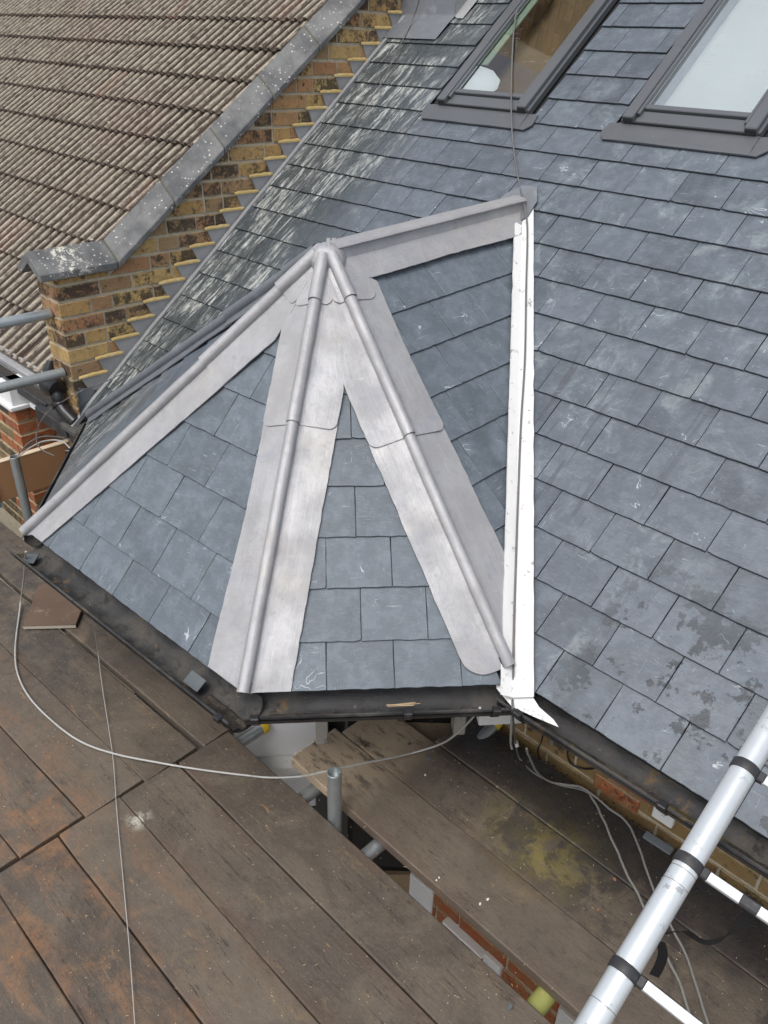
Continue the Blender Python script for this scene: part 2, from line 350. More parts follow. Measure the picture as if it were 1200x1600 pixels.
def mat_glass(name, tint):
    n = NT(name, .03, 0, .6)
    n.b.inputs['Transmission Weight'].default_value = .0
    t = n.t
    tr = t.nodes.new('ShaderNodeBsdfTransparent'); tr.inputs[0].default_value = (*tint, 1)
    gl = t.nodes.new('ShaderNodeBsdfGlossy'); gl.inputs['Roughness'].default_value = .02
    fr = t.nodes.new('ShaderNodeFresnel'); fr.inputs[0].default_value = 2.5
    mx = t.nodes.new('ShaderNodeMixShader'); t.links.new(fr.outputs[0], mx.inputs[0]); t.links.new(tr.outputs[0], mx.inputs[1]); t.links.new(gl.outputs[0], mx.inputs[2])
    df = t.nodes.new('ShaderNodeBsdfDiffuse'); df.inputs[0].default_value = (.7, .72, .75, 1)
    m2 = t.nodes.new('ShaderNodeMixShader')
    sm = n.math('MULTIPLY', n.ss(n.noise(n.map(n.obj, (3, 9, 3), (0, 0, .6)), 3, 6, .8, 1), .54, .70), n.ss(n.noise(n.obj, 3.3, 2), .45, .62))
    t.links.new(n.math('MULTIPLY', sm, .35), m2.inputs[0]); t.links.new(mx.outputs[0], m2.inputs[1]); t.links.new(df.outputs[0], m2.inputs[2])
    t.links.new(m2.outputs[0], t.nodes['Material Output'].inputs[0])
    return n.m
MAT['glass'] = mat_glass('window_glass', (.80, .86, .84))
MAT['grey_jamb'] = mat_plain('weathered_grey_paint', (.30, .28, .25), .7, 0, .2, 14, (.08, .07, .06), .7, (.5, .65), .3, 20)
MAT['dark_glass'] = mat_plain('dark_pane', (.012, .013, .014), .08, 0, .1)
MAT['pale_green'] = mat_plain('pale_green_strip', (.40, .50, .42), .6)
MAT['white_room_and_sky'] = mat_plain('white_reveal_and_sky_reflection', (.86, .87, .93), .7, 0, .03, 3)  # white reveal, also the painted reflection of the sky
MAT['brown_reflection'] = mat_plain('brown_brick_reflection', (.24, .155, .085), .6, 0, .4, 4, (.3, .22, .14), .5)  # brown put behind the glass for the mirrored chimney brick

# ---------------------------------------------------------------- object helpers
def tag(o, label=None, cat=None, group=None, kind=None):
    if label: o['label'] = label
    if cat: o['category'] = cat
    if group: o['group'] = group
    if kind: o['kind'] = kind
    return o
def empty(name, loc=(0, 0, 0), label=None, cat=None, group=None, kind=None):
    o = bpy.data.objects.new(name, None); o.empty_display_size = .1
    o.location = loc; COL.objects.link(o); return tag(o, label, cat, group, kind)
def mesh(name, V, F, smooth=False):
    m = bpy.data.meshes.new(name); m.from_pydata([tuple(v) for v in V], [], F); m.update()
    if smooth: m.polygons.foreach_set('use_smooth', [True]*len(m.polygons))
    return m
def link(name, m, mat, parent=None, mw=None):
    if mat and len(m.materials) == 0: m.materials.append(MAT[mat])
    o = bpy.data.objects.new(name, m); COL.objects.link(o)
    if mw is not None: o.matrix_world = mw
    if parent is not None:
        o.parent = parent
        o.matrix_parent_inverse = Matrix.Translation(parent.location).inverted()
    return o
class MB:
    def __init__(s): s.V = []; s.F = []
    def add(s, V, F):
        k = len(s.V); s.V += [Vector(v) for v in V]; s.F += [tuple(i+k for i in f) for f in F]; return s
    def box(s, x0, x1, y0, y1, z0, z1, M=None):
        V = [Vector((x, y, z)) for z in (z0, z1) for y in (y0, y1) for x in (x0, x1)]
        if M: V = [M @ v for v in V]
        return s.add(V, [(0, 2, 3, 1), (4, 5, 7, 6), (0, 1, 5, 4), (2, 6, 7, 3), (0, 4, 6, 2), (1, 3, 7, 5)])
    def bbox(s, x0, x1, y0, y1, z0, z1, b=.003, M=None):
        """box with all edges chamfered"""
        V = []; idx = {}
        for sx, X in ((0, x0), (1, x1)):
            for sy, Y in ((0, y0), (1, y1)):
                for sz, Z in ((0, z0), (1, z1)):
                    ix = b if sx == 0 else -b; iy = b if sy == 0 else -b; iz = b if sz == 0 else -b
                    idx[sx, sy, sz] = len(V)
                    V += [Vector((X, Y+iy, Z+iz)), Vector((X+ix, Y, Z+iz)), Vector((X+ix, Y+iy, Z))]
        if M: V = [M @ v for v in V]
        F = []
        g = lambda a, bb, c, k: idx[a, bb, c]+k
        F += [tuple(g(0, *q, 0) for q in ((0, 0), (0, 1), (1, 1), (1, 0))), tuple(g(1, *q, 0) for q in ((0, 0), (1, 0), (1, 1), (0, 1)))]
        F += [(g(0, 0, 0, 1), g(1, 0, 0, 1), g(1, 0, 1, 1), g(0, 0, 1, 1)), (g(0, 1, 0, 1), g(0, 1, 1, 1), g(1, 1, 1, 1), g(1, 1, 0, 1))]
        F += [(g(0, 0, 0, 2), g(0, 1, 0, 2), g(1, 1, 0, 2), g(1, 0, 0, 2)), (g(0, 0, 1, 2), g(1, 0, 1, 2), g(1, 1, 1, 2), g(0, 1, 1, 2))]
        for a in (0, 1):
            for c in (0, 1):
                F.append((g(a, 0, c, 0), g(a, 1, c, 0), g(a, 1, c, 2), g(a, 0, c, 2)))
                F.append((g(0, a, c, 1), g(1, a, c, 1), g(1, a, c, 2), g(0, a, c, 2)))
                F.append((g(a, c, 0, 0), g(a, c, 1, 0), g(a, c, 1, 1), g(a, c, 0, 1)))
                for e in (0, 1): F.append((g(a, c, e, 0), g(a, c, e, 1), g(a, c, e, 2)))
        return s.add(V, F)
    def prism(s, poly, f, t0, t1):
        """poly 2D points, f(p, t) -> 3D"""
        n = len(poly)
        V = [f(q, t0) for q in poly]+[f(q, t1) for q in poly]
        F = [tuple(range(n-1, -1, -1)), tuple(range(n, 2*n))]+[(i, (i+1) % n, n+(i+1) % n, n+i) for i in range(n)]
        return s.add(V, F)
    def tube(s, pts, r, seg=10, cap=True, rr=None):
        pts = [Vector(q) for q in pts]; n = len(pts); k0 = len(s.V)
        prev = None
        for i, q in enumerate(pts):
            t = (pts[min(i+1, n-1)]-pts[max(i-1, 0)]).normalized()
            if prev is None:
                a = Vector((0, 0, 1)) if abs(t.z) < .9 else Vector((1, 0, 0))
                e = t.cross(a).normalized()
            else: e = (prev-t*prev.dot(t)).normalized()
            prev = e; g = t.cross(e); r_ = rr[i] if rr else r
            for j in range(seg):
                th = 2*math.pi*j/seg; s.V.append(q+r_*(math.cos(th)*e+math.sin(th)*g))
        for i in range(n-1):
            for j in range(seg):
                a = k0+i*seg+j; b = k0+i*seg+(j+1) % seg; s.F.append((a, b, b+seg, a+seg))
        if cap:
            s.F.append(tuple(k0+j for j in range(seg))[::-1]); s.F.append(tuple(k0+(n-1)*seg+j for j in range(seg)))
        return s
    def lathe(s, a, b, prof, seg=20):
        """revolve (t, radius) pairs about the axis a-b, t measured in metres from a"""
        a, b = Vector(a), Vector(b); t = (b-a).normalized()
        e = t.cross(Vector((0, 0, 1)) if abs(t.z) < .9 else Vector((1, 0, 0))).normalized(); g = t.cross(e)
        rows = [[a+t*q+r*(math.cos(2*math.pi*j/seg)*e+math.sin(2*math.pi*j/seg)*g) for j in range(seg)] for q, r in prof]
        return s.grid(rows, True)
    def pipe(s, a, b, ro, ri, seg=20, depth=.03):
        """tube with open, recessed ends"""
        L = (Vector(b)-Vector(a)).length; c = .0012
        return s.lathe(a, b, [(depth, .0005), (depth, ri), (0, ri), (0, ro-c), (c, ro)]+[(L*k/12, ro) for k in range(1, 12)]+[(L-c, ro), (L, ro-c), (L, ri), (L-depth, ri), (L-depth, .0005)], seg)
    def grid(s, P, closed=False):
        k = len(s.V); m = len(P[0])
        for row in P: s.V += [Vector(q) for q in row]
        for i in range(len(P)-1):
            for j in range(m-1 if not closed else m):
                a = k+i*m+j; b = k+i*m+(j+1) % m; s.F.append((a, b, b+m, a+m))
        return s
    def obj(s, name, mat, parent=None, smooth=False, sharp=True, origin=None):
        V = s.V
        if origin is not None: V = [v-Vector(origin) for v in V]
        m = mesh(name, V, s.F, smooth)
        if smooth and sharp: m.set_sharp_from_angle(angle=R(32))
        return link(name, m, mat, parent, Matrix.Translation(origin) if origin is not None else None)
def spline(pts, n=8):
    pts = [Vector(q) for q in pts]; out = []
    for i in range(len(pts)-1):
        p0 = pts[max(i-1, 0)]; p1 = pts[i]; p2 = pts[i+1]; p3 = pts[min(i+2, len(pts)-1)]
        for j in range(n):
            t = j/n
            out.append(.5*((2*p1)+(p2-p0)*t+(2*p0-5*p1+4*p2-p3)*t*t+(3*p1-p0-3*p2+p3)*t**3))
    out.append(pts[-1]); return out
def clip(poly, a, b, c):
    """keep a*x+b*y<=c"""
    out = []
    for i in range(len(poly)):
        p, q = poly[i], poly[(i+1) % len(poly)]
        dp = a*p[0]+b*p[1]-c; dq = a*q[0]+b*q[1]-c
        if dp <= 0: out.append(p)
        if (dp < 0 < dq) or (dq < 0 < dp):
            t = dp/(dp-dq); out.append((p[0]+t*(q[0]-p[0]), p[1]+t*(q[1]-p[1])))
    return out
def area(poly): return .5*abs(sum(poly[i][0]*poly[(i+1) % len(poly)][1]-poly[(i+1) % len(poly)][0]*poly[i][1] for i in range(len(poly))))

class Frame:
    """a sloping roof plane: origin, direction along the eave, up the slope, normal"""
    def __init__(s, O, A, P):
        s.O = Vector(O); s.x = (Vector(A)-s.O).normalized(); s.n = s.x.cross(Vector(P)-s.O).normalized()
        if s.n.z < 0: s.n = -s.n
        s.y = s.n.cross(s.x).normalized()
        if s.y.z < 0: s.y = -s.y
    def to3(s, u, v, h=0): return s.O+s.x*u+s.y*v+s.n*h
    def to2(s, P): d = Vector(P)-s.O; return (d.dot(s.x), d.dot(s.y))
    def mat(s, u, v, h=0, tilt=0, rot=0):
        y = (s.y*math.cos(tilt)-s.n*math.sin(tilt)); n = s.x.cross(y); o = s.to3(u, v, h); x = s.x
        x, y = x*math.cos(rot)+y*math.sin(rot), -x*math.sin(rot)+y*math.cos(rot)
        return Matrix(((x.x, y.x, n.x, o.x), (x.y, y.y, n.y, o.y), (x.z, y.z, n.z, o.z), (0, 0, 0, 1)))

ST = .0056
def slate_poly(w, L, rng, rag=1.0):
    h = w/2-.0004-rng.random()*.0009
    bot = [(-h+2*h*i/9, rng.uniform(-.0014, .0012)*rag) for i in range(10)]
    if rng.random() < .12*rag: bot[0] = (bot[0][0]+.002, bot[0][1]+.003)
    if rng.random() < .1*rag: bot[-1] = (bot[-1][0]-.003, bot[-1][1]+.002)
    side = [(h+rng.uniform(-.0009, .0006), L*k) for k in (.04, .25, .5, .75, 1)]
    side2 = [(-h+rng.uniform(-.0006, .0009), L*k) for k in (1, .75, .5, .25, .04)]
    return bot+side+side2
def slate_mesh(poly):
    n = len(poly)
    cx = sum(q[0] for q in poly)/n; cy = sum(q[1] for q in poly)/n
    V = [(x, y, 0) for x, y in poly]+[(x, y, ST-.0012) for x, y in poly]
    for x, y in poly:
        d = math.hypot(x-cx, y-cy) or 1
        V.append((x-(x-cx)/d*.0014, y-(y-cy)/d*.0014, ST))
    F = [(i, (i+1) % n, n+(i+1) % n, n+i) for i in range(n)]+[(n+i, n+(i+1) % n, 2*n+(i+1) % n, 2*n+i) for i in range(n)]+[tuple(range(2*n, 3*n))]
    m = mesh('slate', V, F); m['ne'] = n
    return m
TILT = .062; TAILH = .0145
_var = {}
def slate(fr, u, v, w, L, parent, mat, clips=(), stuff=None, lift=0, tilt=None, tailh=None):
    """tail centre at (u,v) on the plane; clips are half planes in plane coordinates"""
    rng = random
    key = (round(w, 3), round(L, 3), mat)
    rot = rng.gauss(0, .0028); h = (tailh or TAILH)+lift+rng.uniform(0, .0012); tl = (tilt or TILT)+rng.uniform(-.004, .004)
    if key not in _var: _var[key] = [slate_poly(w, L, rng) for _ in range(7)]
    k = rng.randrange(7); poly = _var[key][k]
    P = [(x+u, y+v) for x, y in poly]; A0 = area(P); cut = False
    for c in clips:
        P2 = clip(P, *c)
        if len(P2) < 3: return None
        P = P2
    A1 = area(P)
    if A1 < .0006: return None
    M = fr.mat(u, v, h, tl, rot)
    if A1 > A0*.999:
        mk = (key, k)
        if mk not in _var: _var[mk] = slate_mesh(poly)
        m = _var[mk]
    else: m = slate_mesh([(x-u, y-v) for x, y in P])
    if stuff is not None:
        stuff.add([M @ v_.co for v_ in m.vertices], [tuple(p_.vertices) for p_ in m.polygons]); return None
    o = link('slate', m, mat, parent, M)
    if len(m.materials) == 1:
        m.materials.append(MAT['shade_slate_edge'])
        for p_ in m.polygons[:m['ne']]: p_.material_index = 1
    return o

# ================================================================= MAIN ROOF
MAIN = Frame((0, 0, 0), (1, 0, 0), (0, CP, SP))
def PM(x, y, h=0): return Vector((x, y, y*TP))+MAIN.n*h
XW = -2.41                    # face of the party wall
GAUGE = .1521
E1 = Vector((-1.47, -.680, 0)); E2 = Vector((-.230, -.607, 0)); E3 = Vector((.274, -.016, 0))
AP = Vector((-.852, .258, .988)); RB = Vector((-.838, 1.316, 1.0397))
E0 = Vector((-2.265, -.03, 0))
roof = empty('slate_roof', (0, 0, 0), 'long blue grey slate roof slope with two roof windows beside the brick party wall', 'roof')
def PX(P):
    d = P-CAM; z = d.dot(fw)
    if z < .05: return None
    return (600+1266.55*d.dot(rt)/z, 800-1266.55*d.dot(up)/z)
def infr(P, m=40):
    q = PX(P); return q is not None and -m < q[0] < 1200+m and -m < q[1] < 1600+m
# valley lines in roof coordinates (x, s)
def ms(P): return (P[0], P[1]/CP)
rb = ms(RB); e3 = ms(E3); e0 = ms(E0)
def halfplane(p, q, keep):
    a, b = (q[1]-p[1]), -(q[0]-p[0]); L = math.hypot(a, b); a /= L; b /= L; c = a*p[0]+b*p[1]
    if a*keep[0]+b*keep[1] > c: a, b, c = -a, -b, -c
    return (a, b, c)
def shift(hp, d): return (hp[0], hp[1], hp[2]-d)
VR = shift(halfplane(e3, rb, (1, 1)), .028); VL = shift(halfplane(e0, rb, (-2.4, 1.5)), .02)
WIN = [(-1.658, -1.128), (-.640, -.078)]      # roof windows, x ranges
WS0 = 1.703/CP                               # their lower edge
AX = [(-1.76, -1.06), (-.71, -.01)]         # side flashings
APR = 1.640/CP
ub = MB()
for x0_, x1_, a_, b_ in ((XW, WIN[0][0]+.03, 0, 4.5), (WIN[0][0]+.03, WIN[0][1]-.03, 0, WS0+.05), (WIN[0][1]-.03, WIN[1][0]+.03, 0, 4.5), (WIN[1][0]+.03, WIN[1][1]-.03, 0, WS0+.05), (WIN[1][1]-.03, 1.9, 0, 4.5)):
    ub.add([MAIN.to3(u, v, h) for h in (-.002, -.03) for u, v in ((x0_, a_), (x1_, a_), (x1_, b_), (x0_, b_))], [(0, 1, 2, 3), (7, 6, 5, 4), (0, 4, 5, 1), (1, 5, 6, 2), (2, 6, 7, 3), (3, 7, 4, 0)])
ub.obj('underlay', 'deck', roof)
outer = MB()
cnt = 0
for r in range(0, 24):
    k = 10-r
    s0 = (r)*GAUGE
    base = .561+.1*(r % 2)
    x = base-.2*25
    while x < 1.75:
        xc = x+.1
        x0, x1 = x, x+.2
        x += .2
        if x1 < XW+.02: continue
        clips = [(-1, 0, -(XW+.038))]
        if s0 < rb[1]-.14:
            if xc > rb[0]: clips.append(VR)
            else: clips.append(VL)
        pieces = [clips]
        smid = s0+GAUGE*.5
        if s0+.2 > APR:
            for (a, b), (c, d) in zip(AX, WIN):
                if s0+GAUGE*.6 < APR: 
                    continue
                lo, hi = (c+.004, d-.004) if s0 >= WS0-.05 else (a-.02, b+.02)
                lo, hi = a+.03, b-.03
                if x1 > lo and x0 < hi:
                    new = []
                    for cl in pieces: new += [cl+[(1, 0, lo)], cl+[(-1, 0, -hi)]]
                    pieces = new
        for cl in pieces:
            P = MAIN.to3(xc, s0+.08)
            vis = infr(P, 60)
            slate(MAIN, xc, s0, .2, .215, roof, 'slate', cl, None if vis else outer)
if outer.V: tag(outer.obj('slates_beyond', 'slate', roof), kind='stuff')

# valley gutter, white coated, belongs to the bay roof
bay = empty('bay_roof', (0, 0, 0), 'hipped slate roof over a bay window with pale new lead hips and ridge', 'roof')
F1 = Frame(E1, E2, AP); F2 = Frame(E2, E3, AP)
F3 = Frame(E3, E3+Vector((0, 1, (RB.z-AP.z)/(RB.y-AP.y))), AP)
F0 = Frame(E0, E1, AP); F4 = Frame(E0, E0+Vector((0, -1, -(RB.z-AP.z)/(RB.y-AP.y))), AP)
for f, pts in ((F1, (E1, E2, AP)), (F2, (E2, E3, AP)), (F3, (E3, RB, AP)), (F0, (E0, E1, AP)), (F4, (RB, E0, AP))):
    MB().add([p-f.n*.003 for p in pts]+[p-f.n*.02 for p in pts], [(0, 1, 2), (5, 4, 3), (0, 3, 4, 1), (1, 4, 5, 2), (2, 5, 3, 0)]).obj('underlay', 'deck', bay)
def tri_clips(f, pts, gaps):
    q = [f.to2(p) for p in pts]; out = []
    for i in range(3):
        hp = halfplane(q[i], q[(i+1) % 3], q[(i+2) % 3]); out.append(shift(hp, gaps[i]))
    return out
def facet(f, pts, tails, joints, w, gaps, mat='slate_bay', L=.215, rng=(-1, 12)):
    cl = tri_clips(f, pts, gaps)
    for i, s in enumerate(tails[:-1]):
        g = tails[i+1]-s
        for n in range(-12, 14):
            u = joints[i % len(joints)]+n*w+w/2
            slate(f, u, s, w, g+.06, bay, mat, [c for c in cl], tilt=.046, tailh=.0112)
facet(F1, (E1, E2, AP), [-.012, .128, .294, .460, .626, .792, .955, 1.11, 1.27], [.345, .246, .366, .27, .405, .47, .36, .28], .2115, (-.05, .03, .03))
facet(F2, (E2, E3, AP), [-.008, .132, .293, .452, .616, .775, .93, 1.08, 1.24, 1.38], [.228, .334, .232, .326, .421, .32, .22, .32, .22], .2, (-.05, .03, .03))
facet(F3, (E3, RB, AP), [-.085, .08, .243, .406, .569, .732, .897, 1.062, 1.222, 1.382], [.29, .39, .31, .36, .357, .434, .517, .416, .498], .2, (.022, .02, .03))
facet(F0, (E0, E1, AP), [-.012]+[.15*k-.01 for k in range(1, 10)], [0, .1], .2, (-.04, .03, .03), 'slate')
facet(F4, (RB, E0, AP), [-.2+.155*k for k in range(0, 11)], [0, .1], .2, (.02, .03, .02), 'slate')

# -- lead hips: one sheet per piece, dressed over a round roll
def hip(P, Q, fa, fb, sa, sb, L0, L1, wa, wb, lift, name='hip_lead', mat='lead', r=.0190, crn=.035, seg=46, endcap=False, seed=0, ridge=0, vmin=None, crn0=0):
    """P top, Q foot; fa/fb facet frames; sa/sb interior points of each facet"""
    P, Q = Vector(P), Vector(Q); T = (Q-P); LT = T.length; u = T/LT
    def inward(f, s):
        a = f.n.cross(u).normalized()
        return a if a.dot(Vector(s)-P) > 0 else -a
    aA, aB = inward(fa, sa), inward(fb, sb)
    m = (fa.n+fb.n).normalized(); m = (m-u*m.dot(u)).normalized(); q = u.cross(m).normalized()
    if q.dot(aB-aA) < 0: q = -q
    rows = []
    ds = [L0+(L1-L0)*i/seg for i in range(seg+1)]
    ds += [L1-crn*x for x in (.0, .03, .08, .15, .25, .4, .6, .8)] if crn else []
    ds = sorted(set(round(d, 5) for d in ds))
    NA = 7
    for d in ds:
        C = P+u*d
        def width(wf):
            w_ = wf(d) if callable(wf) else wf
            if crn and d > L1-crn:
                e = d-(L1-crn); w_ = w_-(crn-math.sqrt(max(0, crn*crn-e*e)))
            if crn0 and d < L0+crn0:
                e = L0+crn0-d; w_ = w_-(crn0-math.sqrt(max(0, crn0*crn0-e*e)))
            return max(w_, r*1.3)
        row = []
        def wing(a, f, wf, sgn):
            out = []
            w_ = width(wf)
            for k in range(NA+1):
                t = r*1.05+(w_-r*1.05)*k/NA
                wob = mnoise.noise(Vector((d*5, t*14, seed*3.1+sgn)))*.0035+mnoise.noise(Vector((d*17, t*30, seed+sgn*5)))*.0013
                jit = mnoise.noise(Vector((d*30, seed*7.7, sgn)))*.0022 if k == NA else 0
                q_ = C+a*(t+jit)
                if vmin is not None:
                    vv = f.to2(q_)[1]
                    if vv < vmin: q_ = q_+u*((vmin-vv)/u.dot(f.y))
                out.append(q_+f.n*(lift+wob*min(1, k/3)))
            e = out[-1]; out.append(e-f.n*.0045); return out
        A = wing(aA, fa, wa, -1)[::-1]; B = wing(aB, fb, wb, 1)
        h = lift+r*.70
        Rr = r
        arc = []
        for k in range(13):
            th = R(-132+264*k/12)
            wob = mnoise.noise(Vector((d*9, th, seed*1.7)))*.0012
            arc.append(C+m*(h+(Rr+wob)*math.cos(th)*(1-ridge*.55))+q*((Rr+wob)*math.sin(th)*(1+ridge*.6)))
        rows.append(A+arc+B)
    duv = [(d_, k_*.02, seed*.37) for d_ in ds for k_ in range(len(rows[0]))]
    mb = MB(); mb.grid(rows)
    # turned down edge at the lapping end
    last = rows[-1]; mb.grid([last, [p-m*.0035 for p in last]])
    o = mb.obj(name, mat, bay, smooth=True)
    duv += [(L1, k_*.02, seed*.37) for _ in (0, 1) for k_ in range(len(rows[0]))]
    at_ = o.data.attributes.new('duv', 'FLOAT_VECTOR', 'POINT'); at_.data.foreach_set('vector', [x_ for t_ in duv for x_ in t_])
    return o, u, m, q
HM = R(1)
def LW(P, Q, Q2, f, w):
    """wing width limited by the bisector between two hips of one facet"""
    u1 = (Q-P).normalized(); u2 = (Q2-P).normalized(); ha = u1.angle(u2)/2
    return lambda d: min(w(d) if callable(w) else w, d*math.tan(ha)+.0012)
W = .150
lift0 = .0240
apx = AP
def hips(P, Q, Qa, Qb, fa, fb, lap, Lend, seed, lead='lead', endround=.03, wA=W, wB=W, ext=0, salt=0):
    LT = (Q-P).length
    fA = LW(P, Q, Qa, fa, wA); fB = LW(P, Q, Qb, fb, wB)
    hip(P, Q, fa, fb, Qa, Qb, lap-.06, LT+Lend, fA, fB, lift0, mat=lead, crn=endround, seed=seed, seg=70, vmin=-.008)
    hip(P, Q, fa, fb, Qa, Qb, .10, lap, fA, fB, lift0+.0035+salt, mat=lead, crn=.03, seed=seed+3, r=.0205)
    hip(P, Q, fa, fb, Qa, Qb, .012, .185, LW(P, Q, Qa, fa, .11), LW(P, Q, Qb, fb, .11), lift0+.0075+salt, name='saddle_lead', mat=lead, crn=.035, seed=seed+6, r=.022, seg=18)
hips(AP, E2, E1, E3, F1, F2, .62, .010, 1, endround=0.006, wA=lambda d: .120+.030*max(0, (d-.9)/.5), wB=lambda d: .132-.006*d)                       # middle
hips(AP, E3, E2, RB, F2, F3, .70, -.045, 2, endround=.075, wA=lambda d: .124-.004*d, wB=lambda d: .140+.035*max(0, d-.4), salt=.0012)     # right
hips(AP, E1, E0, E2, F0, F1, .56, .02, 3, endround=.012, wA=.05, wB=lambda d: .140-.045*max(0, d-.3))        # left
hips(AP, E0, RB, E1, F4, F0, .56, .0, 4, lead='lead_dark', endround=.02, wA=.08, wB=.06)  # far left, dark lead colour stands in for its shade
# ridge back to the main slope
hip(AP, RB, F4, F3, E0, E3, .012, (RB-AP).length-.02, .11, lambda d: .122+.010*mnoise.noise(Vector((d*3, 3, 1))), lift0+.005, name='ridge_lead', mat='lead', r=.025, crn=.0, seed=9, ridge=1, seg=60, crn0=.09)
# crown where all rolls meet
mb = MB(); rows = []
for i in range(12):
    th = R(108)*i/11; row = []
    for j in range(40):
        a = 2*math.pi*j/40; rr = .066*math.sin(th)**.8*(1+.05*math.cos(5*a+.4)+.05*mnoise.noise(Vector((math.cos(a)*2, math.sin(a)*2, i*.3))))+.0005
        row.append(AP+Vector((rr*math.cos(a), rr*math.sin(a), -.002+.058*math.cos(th)+.004*mnoise.noise(Vector((math.cos(a)*3, math.sin(a)*3, i*.5))))))
    rows.append(row)
mb.grid(rows, True).obj('crown_lead', 'lead', bay, smooth=True, sharp=False)
mb = MB()
hole = AP+Vector((-.034, -.058, .006))
for j in range(10):
    a = 2*math.pi*j/10
mb.tube([hole, hole+Vector((-.2, -.5, .35)).normalized()*.016], .011, 12).obj('nail_patch', 'rust', bay, smooth=True)
for d_, e_ in ((0, 0), (.02, .006)):
    MB().bbox(-.034, .03, -.007, .007, 0, .004, .001, Matrix.Translation(AP+Vector((-.008+d_*.3, .012+d_, .056-e_*.2))) @ Matrix.Rotation(R(-42), 4, 'Z') @ Matrix.Rotation(R(8), 4, 'Y')).obj('lead_clip', 'lead_mid', bay)
# hip roll end plugs
for P, Q, fa, fb in ((AP, E2, F1, F2), (AP, E3, F2, F3)):
    u = (Q-P).normalized(); m = (fa.n+fb.n).normalized(); C = Q+m*(lift0+.011)+u*(.008 if Q is E2 else -.049)
    MB().tube([C-u*.03, C+u*.001], .019, 14).obj('roll_end', 'rust', bay, smooth=True)
# lead patch dressing the ridge end onto the main slates
def patch(pts, h0, name, mat, parent, fr=MAIN, th=.004, wobble=.002, n=8):
    mb = MB(); c = Vector((sum(p[0] for p in pts)/len(pts), sum(p[1] for p in pts)/len(pts)))
    rows = []
    for k in range(n+1):
        t = k/n
        rows.append([fr.to3(c.x+(p[0]-c.x)*t, c.y+(p[1]-c.y)*t, h0+mnoise.noise(Vector((p[0]*t*9, p[1]*t*9, h0*50)))*wobble*(1 if k < n else .5)) for p in pts])
    mb.grid(rows, True); mb.grid([rows[-1], [p-fr.n*th for p in rows[-1]]], True)
    return mb.obj(name, mat, parent, smooth=True)
rs = RB.y/CP
patch([(-.955, rs-.06), (-.93, rs+.04), (-.88, rs+.095), (-.81, rs+.10), (-.762, rs+.03), (-.755, rs-.05), (-.775, rs-.085), (-.82, rs-.09), (-.88, rs-.1)], .034, 'ridge_end_lead', 'lead_dark', bay)

# valley: two coated strips with an upstand fold between
def strip(P, Q, fr, side, w0, w1, h, name, seg=40, seed=0, parent=bay, mat='white_paint'):
    P, Q = Vector(P), Vector(Q); u = (Q-P).normalized(); a = fr.n.cross(u).normalized()
    if a.dot(side) < 0: a = -a
    rows = []
    for i in range(seg+1):
        C = P+(Q-P)*i/seg
        w_ = w0+(w1-w0)*i/seg
        row = []
        for k in range(6):
            t = w_*k/5; j = mnoise.noise(Vector((i*.8, seed, 1)))*.003 if k == 5 else 0
            row.append(C+a*(t+j)+fr.n*(h-(.010 if k == 0 else 0)+mnoise.noise(Vector((i*.4, k*.9, seed)))*.0012))
        row.append(row[-1]-fr.n*.006); rows.append(row)
    MB().grid(rows).obj(name, mat, parent, smooth=True)
u_ = (E3-RB).normalized()
vt = RB+u_*.02; vb = E3+u_*.055
strip(vt, vb, MAIN, Vector((1, 0, 0)), .062, .078, .0250, 'valley_strip', seed=2)
strip(RB+u_*.125, vb, F3, Vector((0, -1, 0)), .045, .050, .0275, 'valley_strip', seed=5)
a0 = MAIN.to2(E3)
patch([(a0[0]-.03, a0[1]+.06), (a0[0]+.07, a0[1]+.005), (a0[0]+.12, a0[1]-.018), (a0[0]+.175, a0[1]-.026), (a0[0]+.20, a0[1]-.036), (a0[0]+.12, a0[1]-.050), (a0[0]+.05, a0[1]-.060), (a0[0]-.02, a0[1]-.04), (a0[0]-.06, a0[1]+.0)], .022, 'valley_outlet', 'white_paint', bay, n=5)

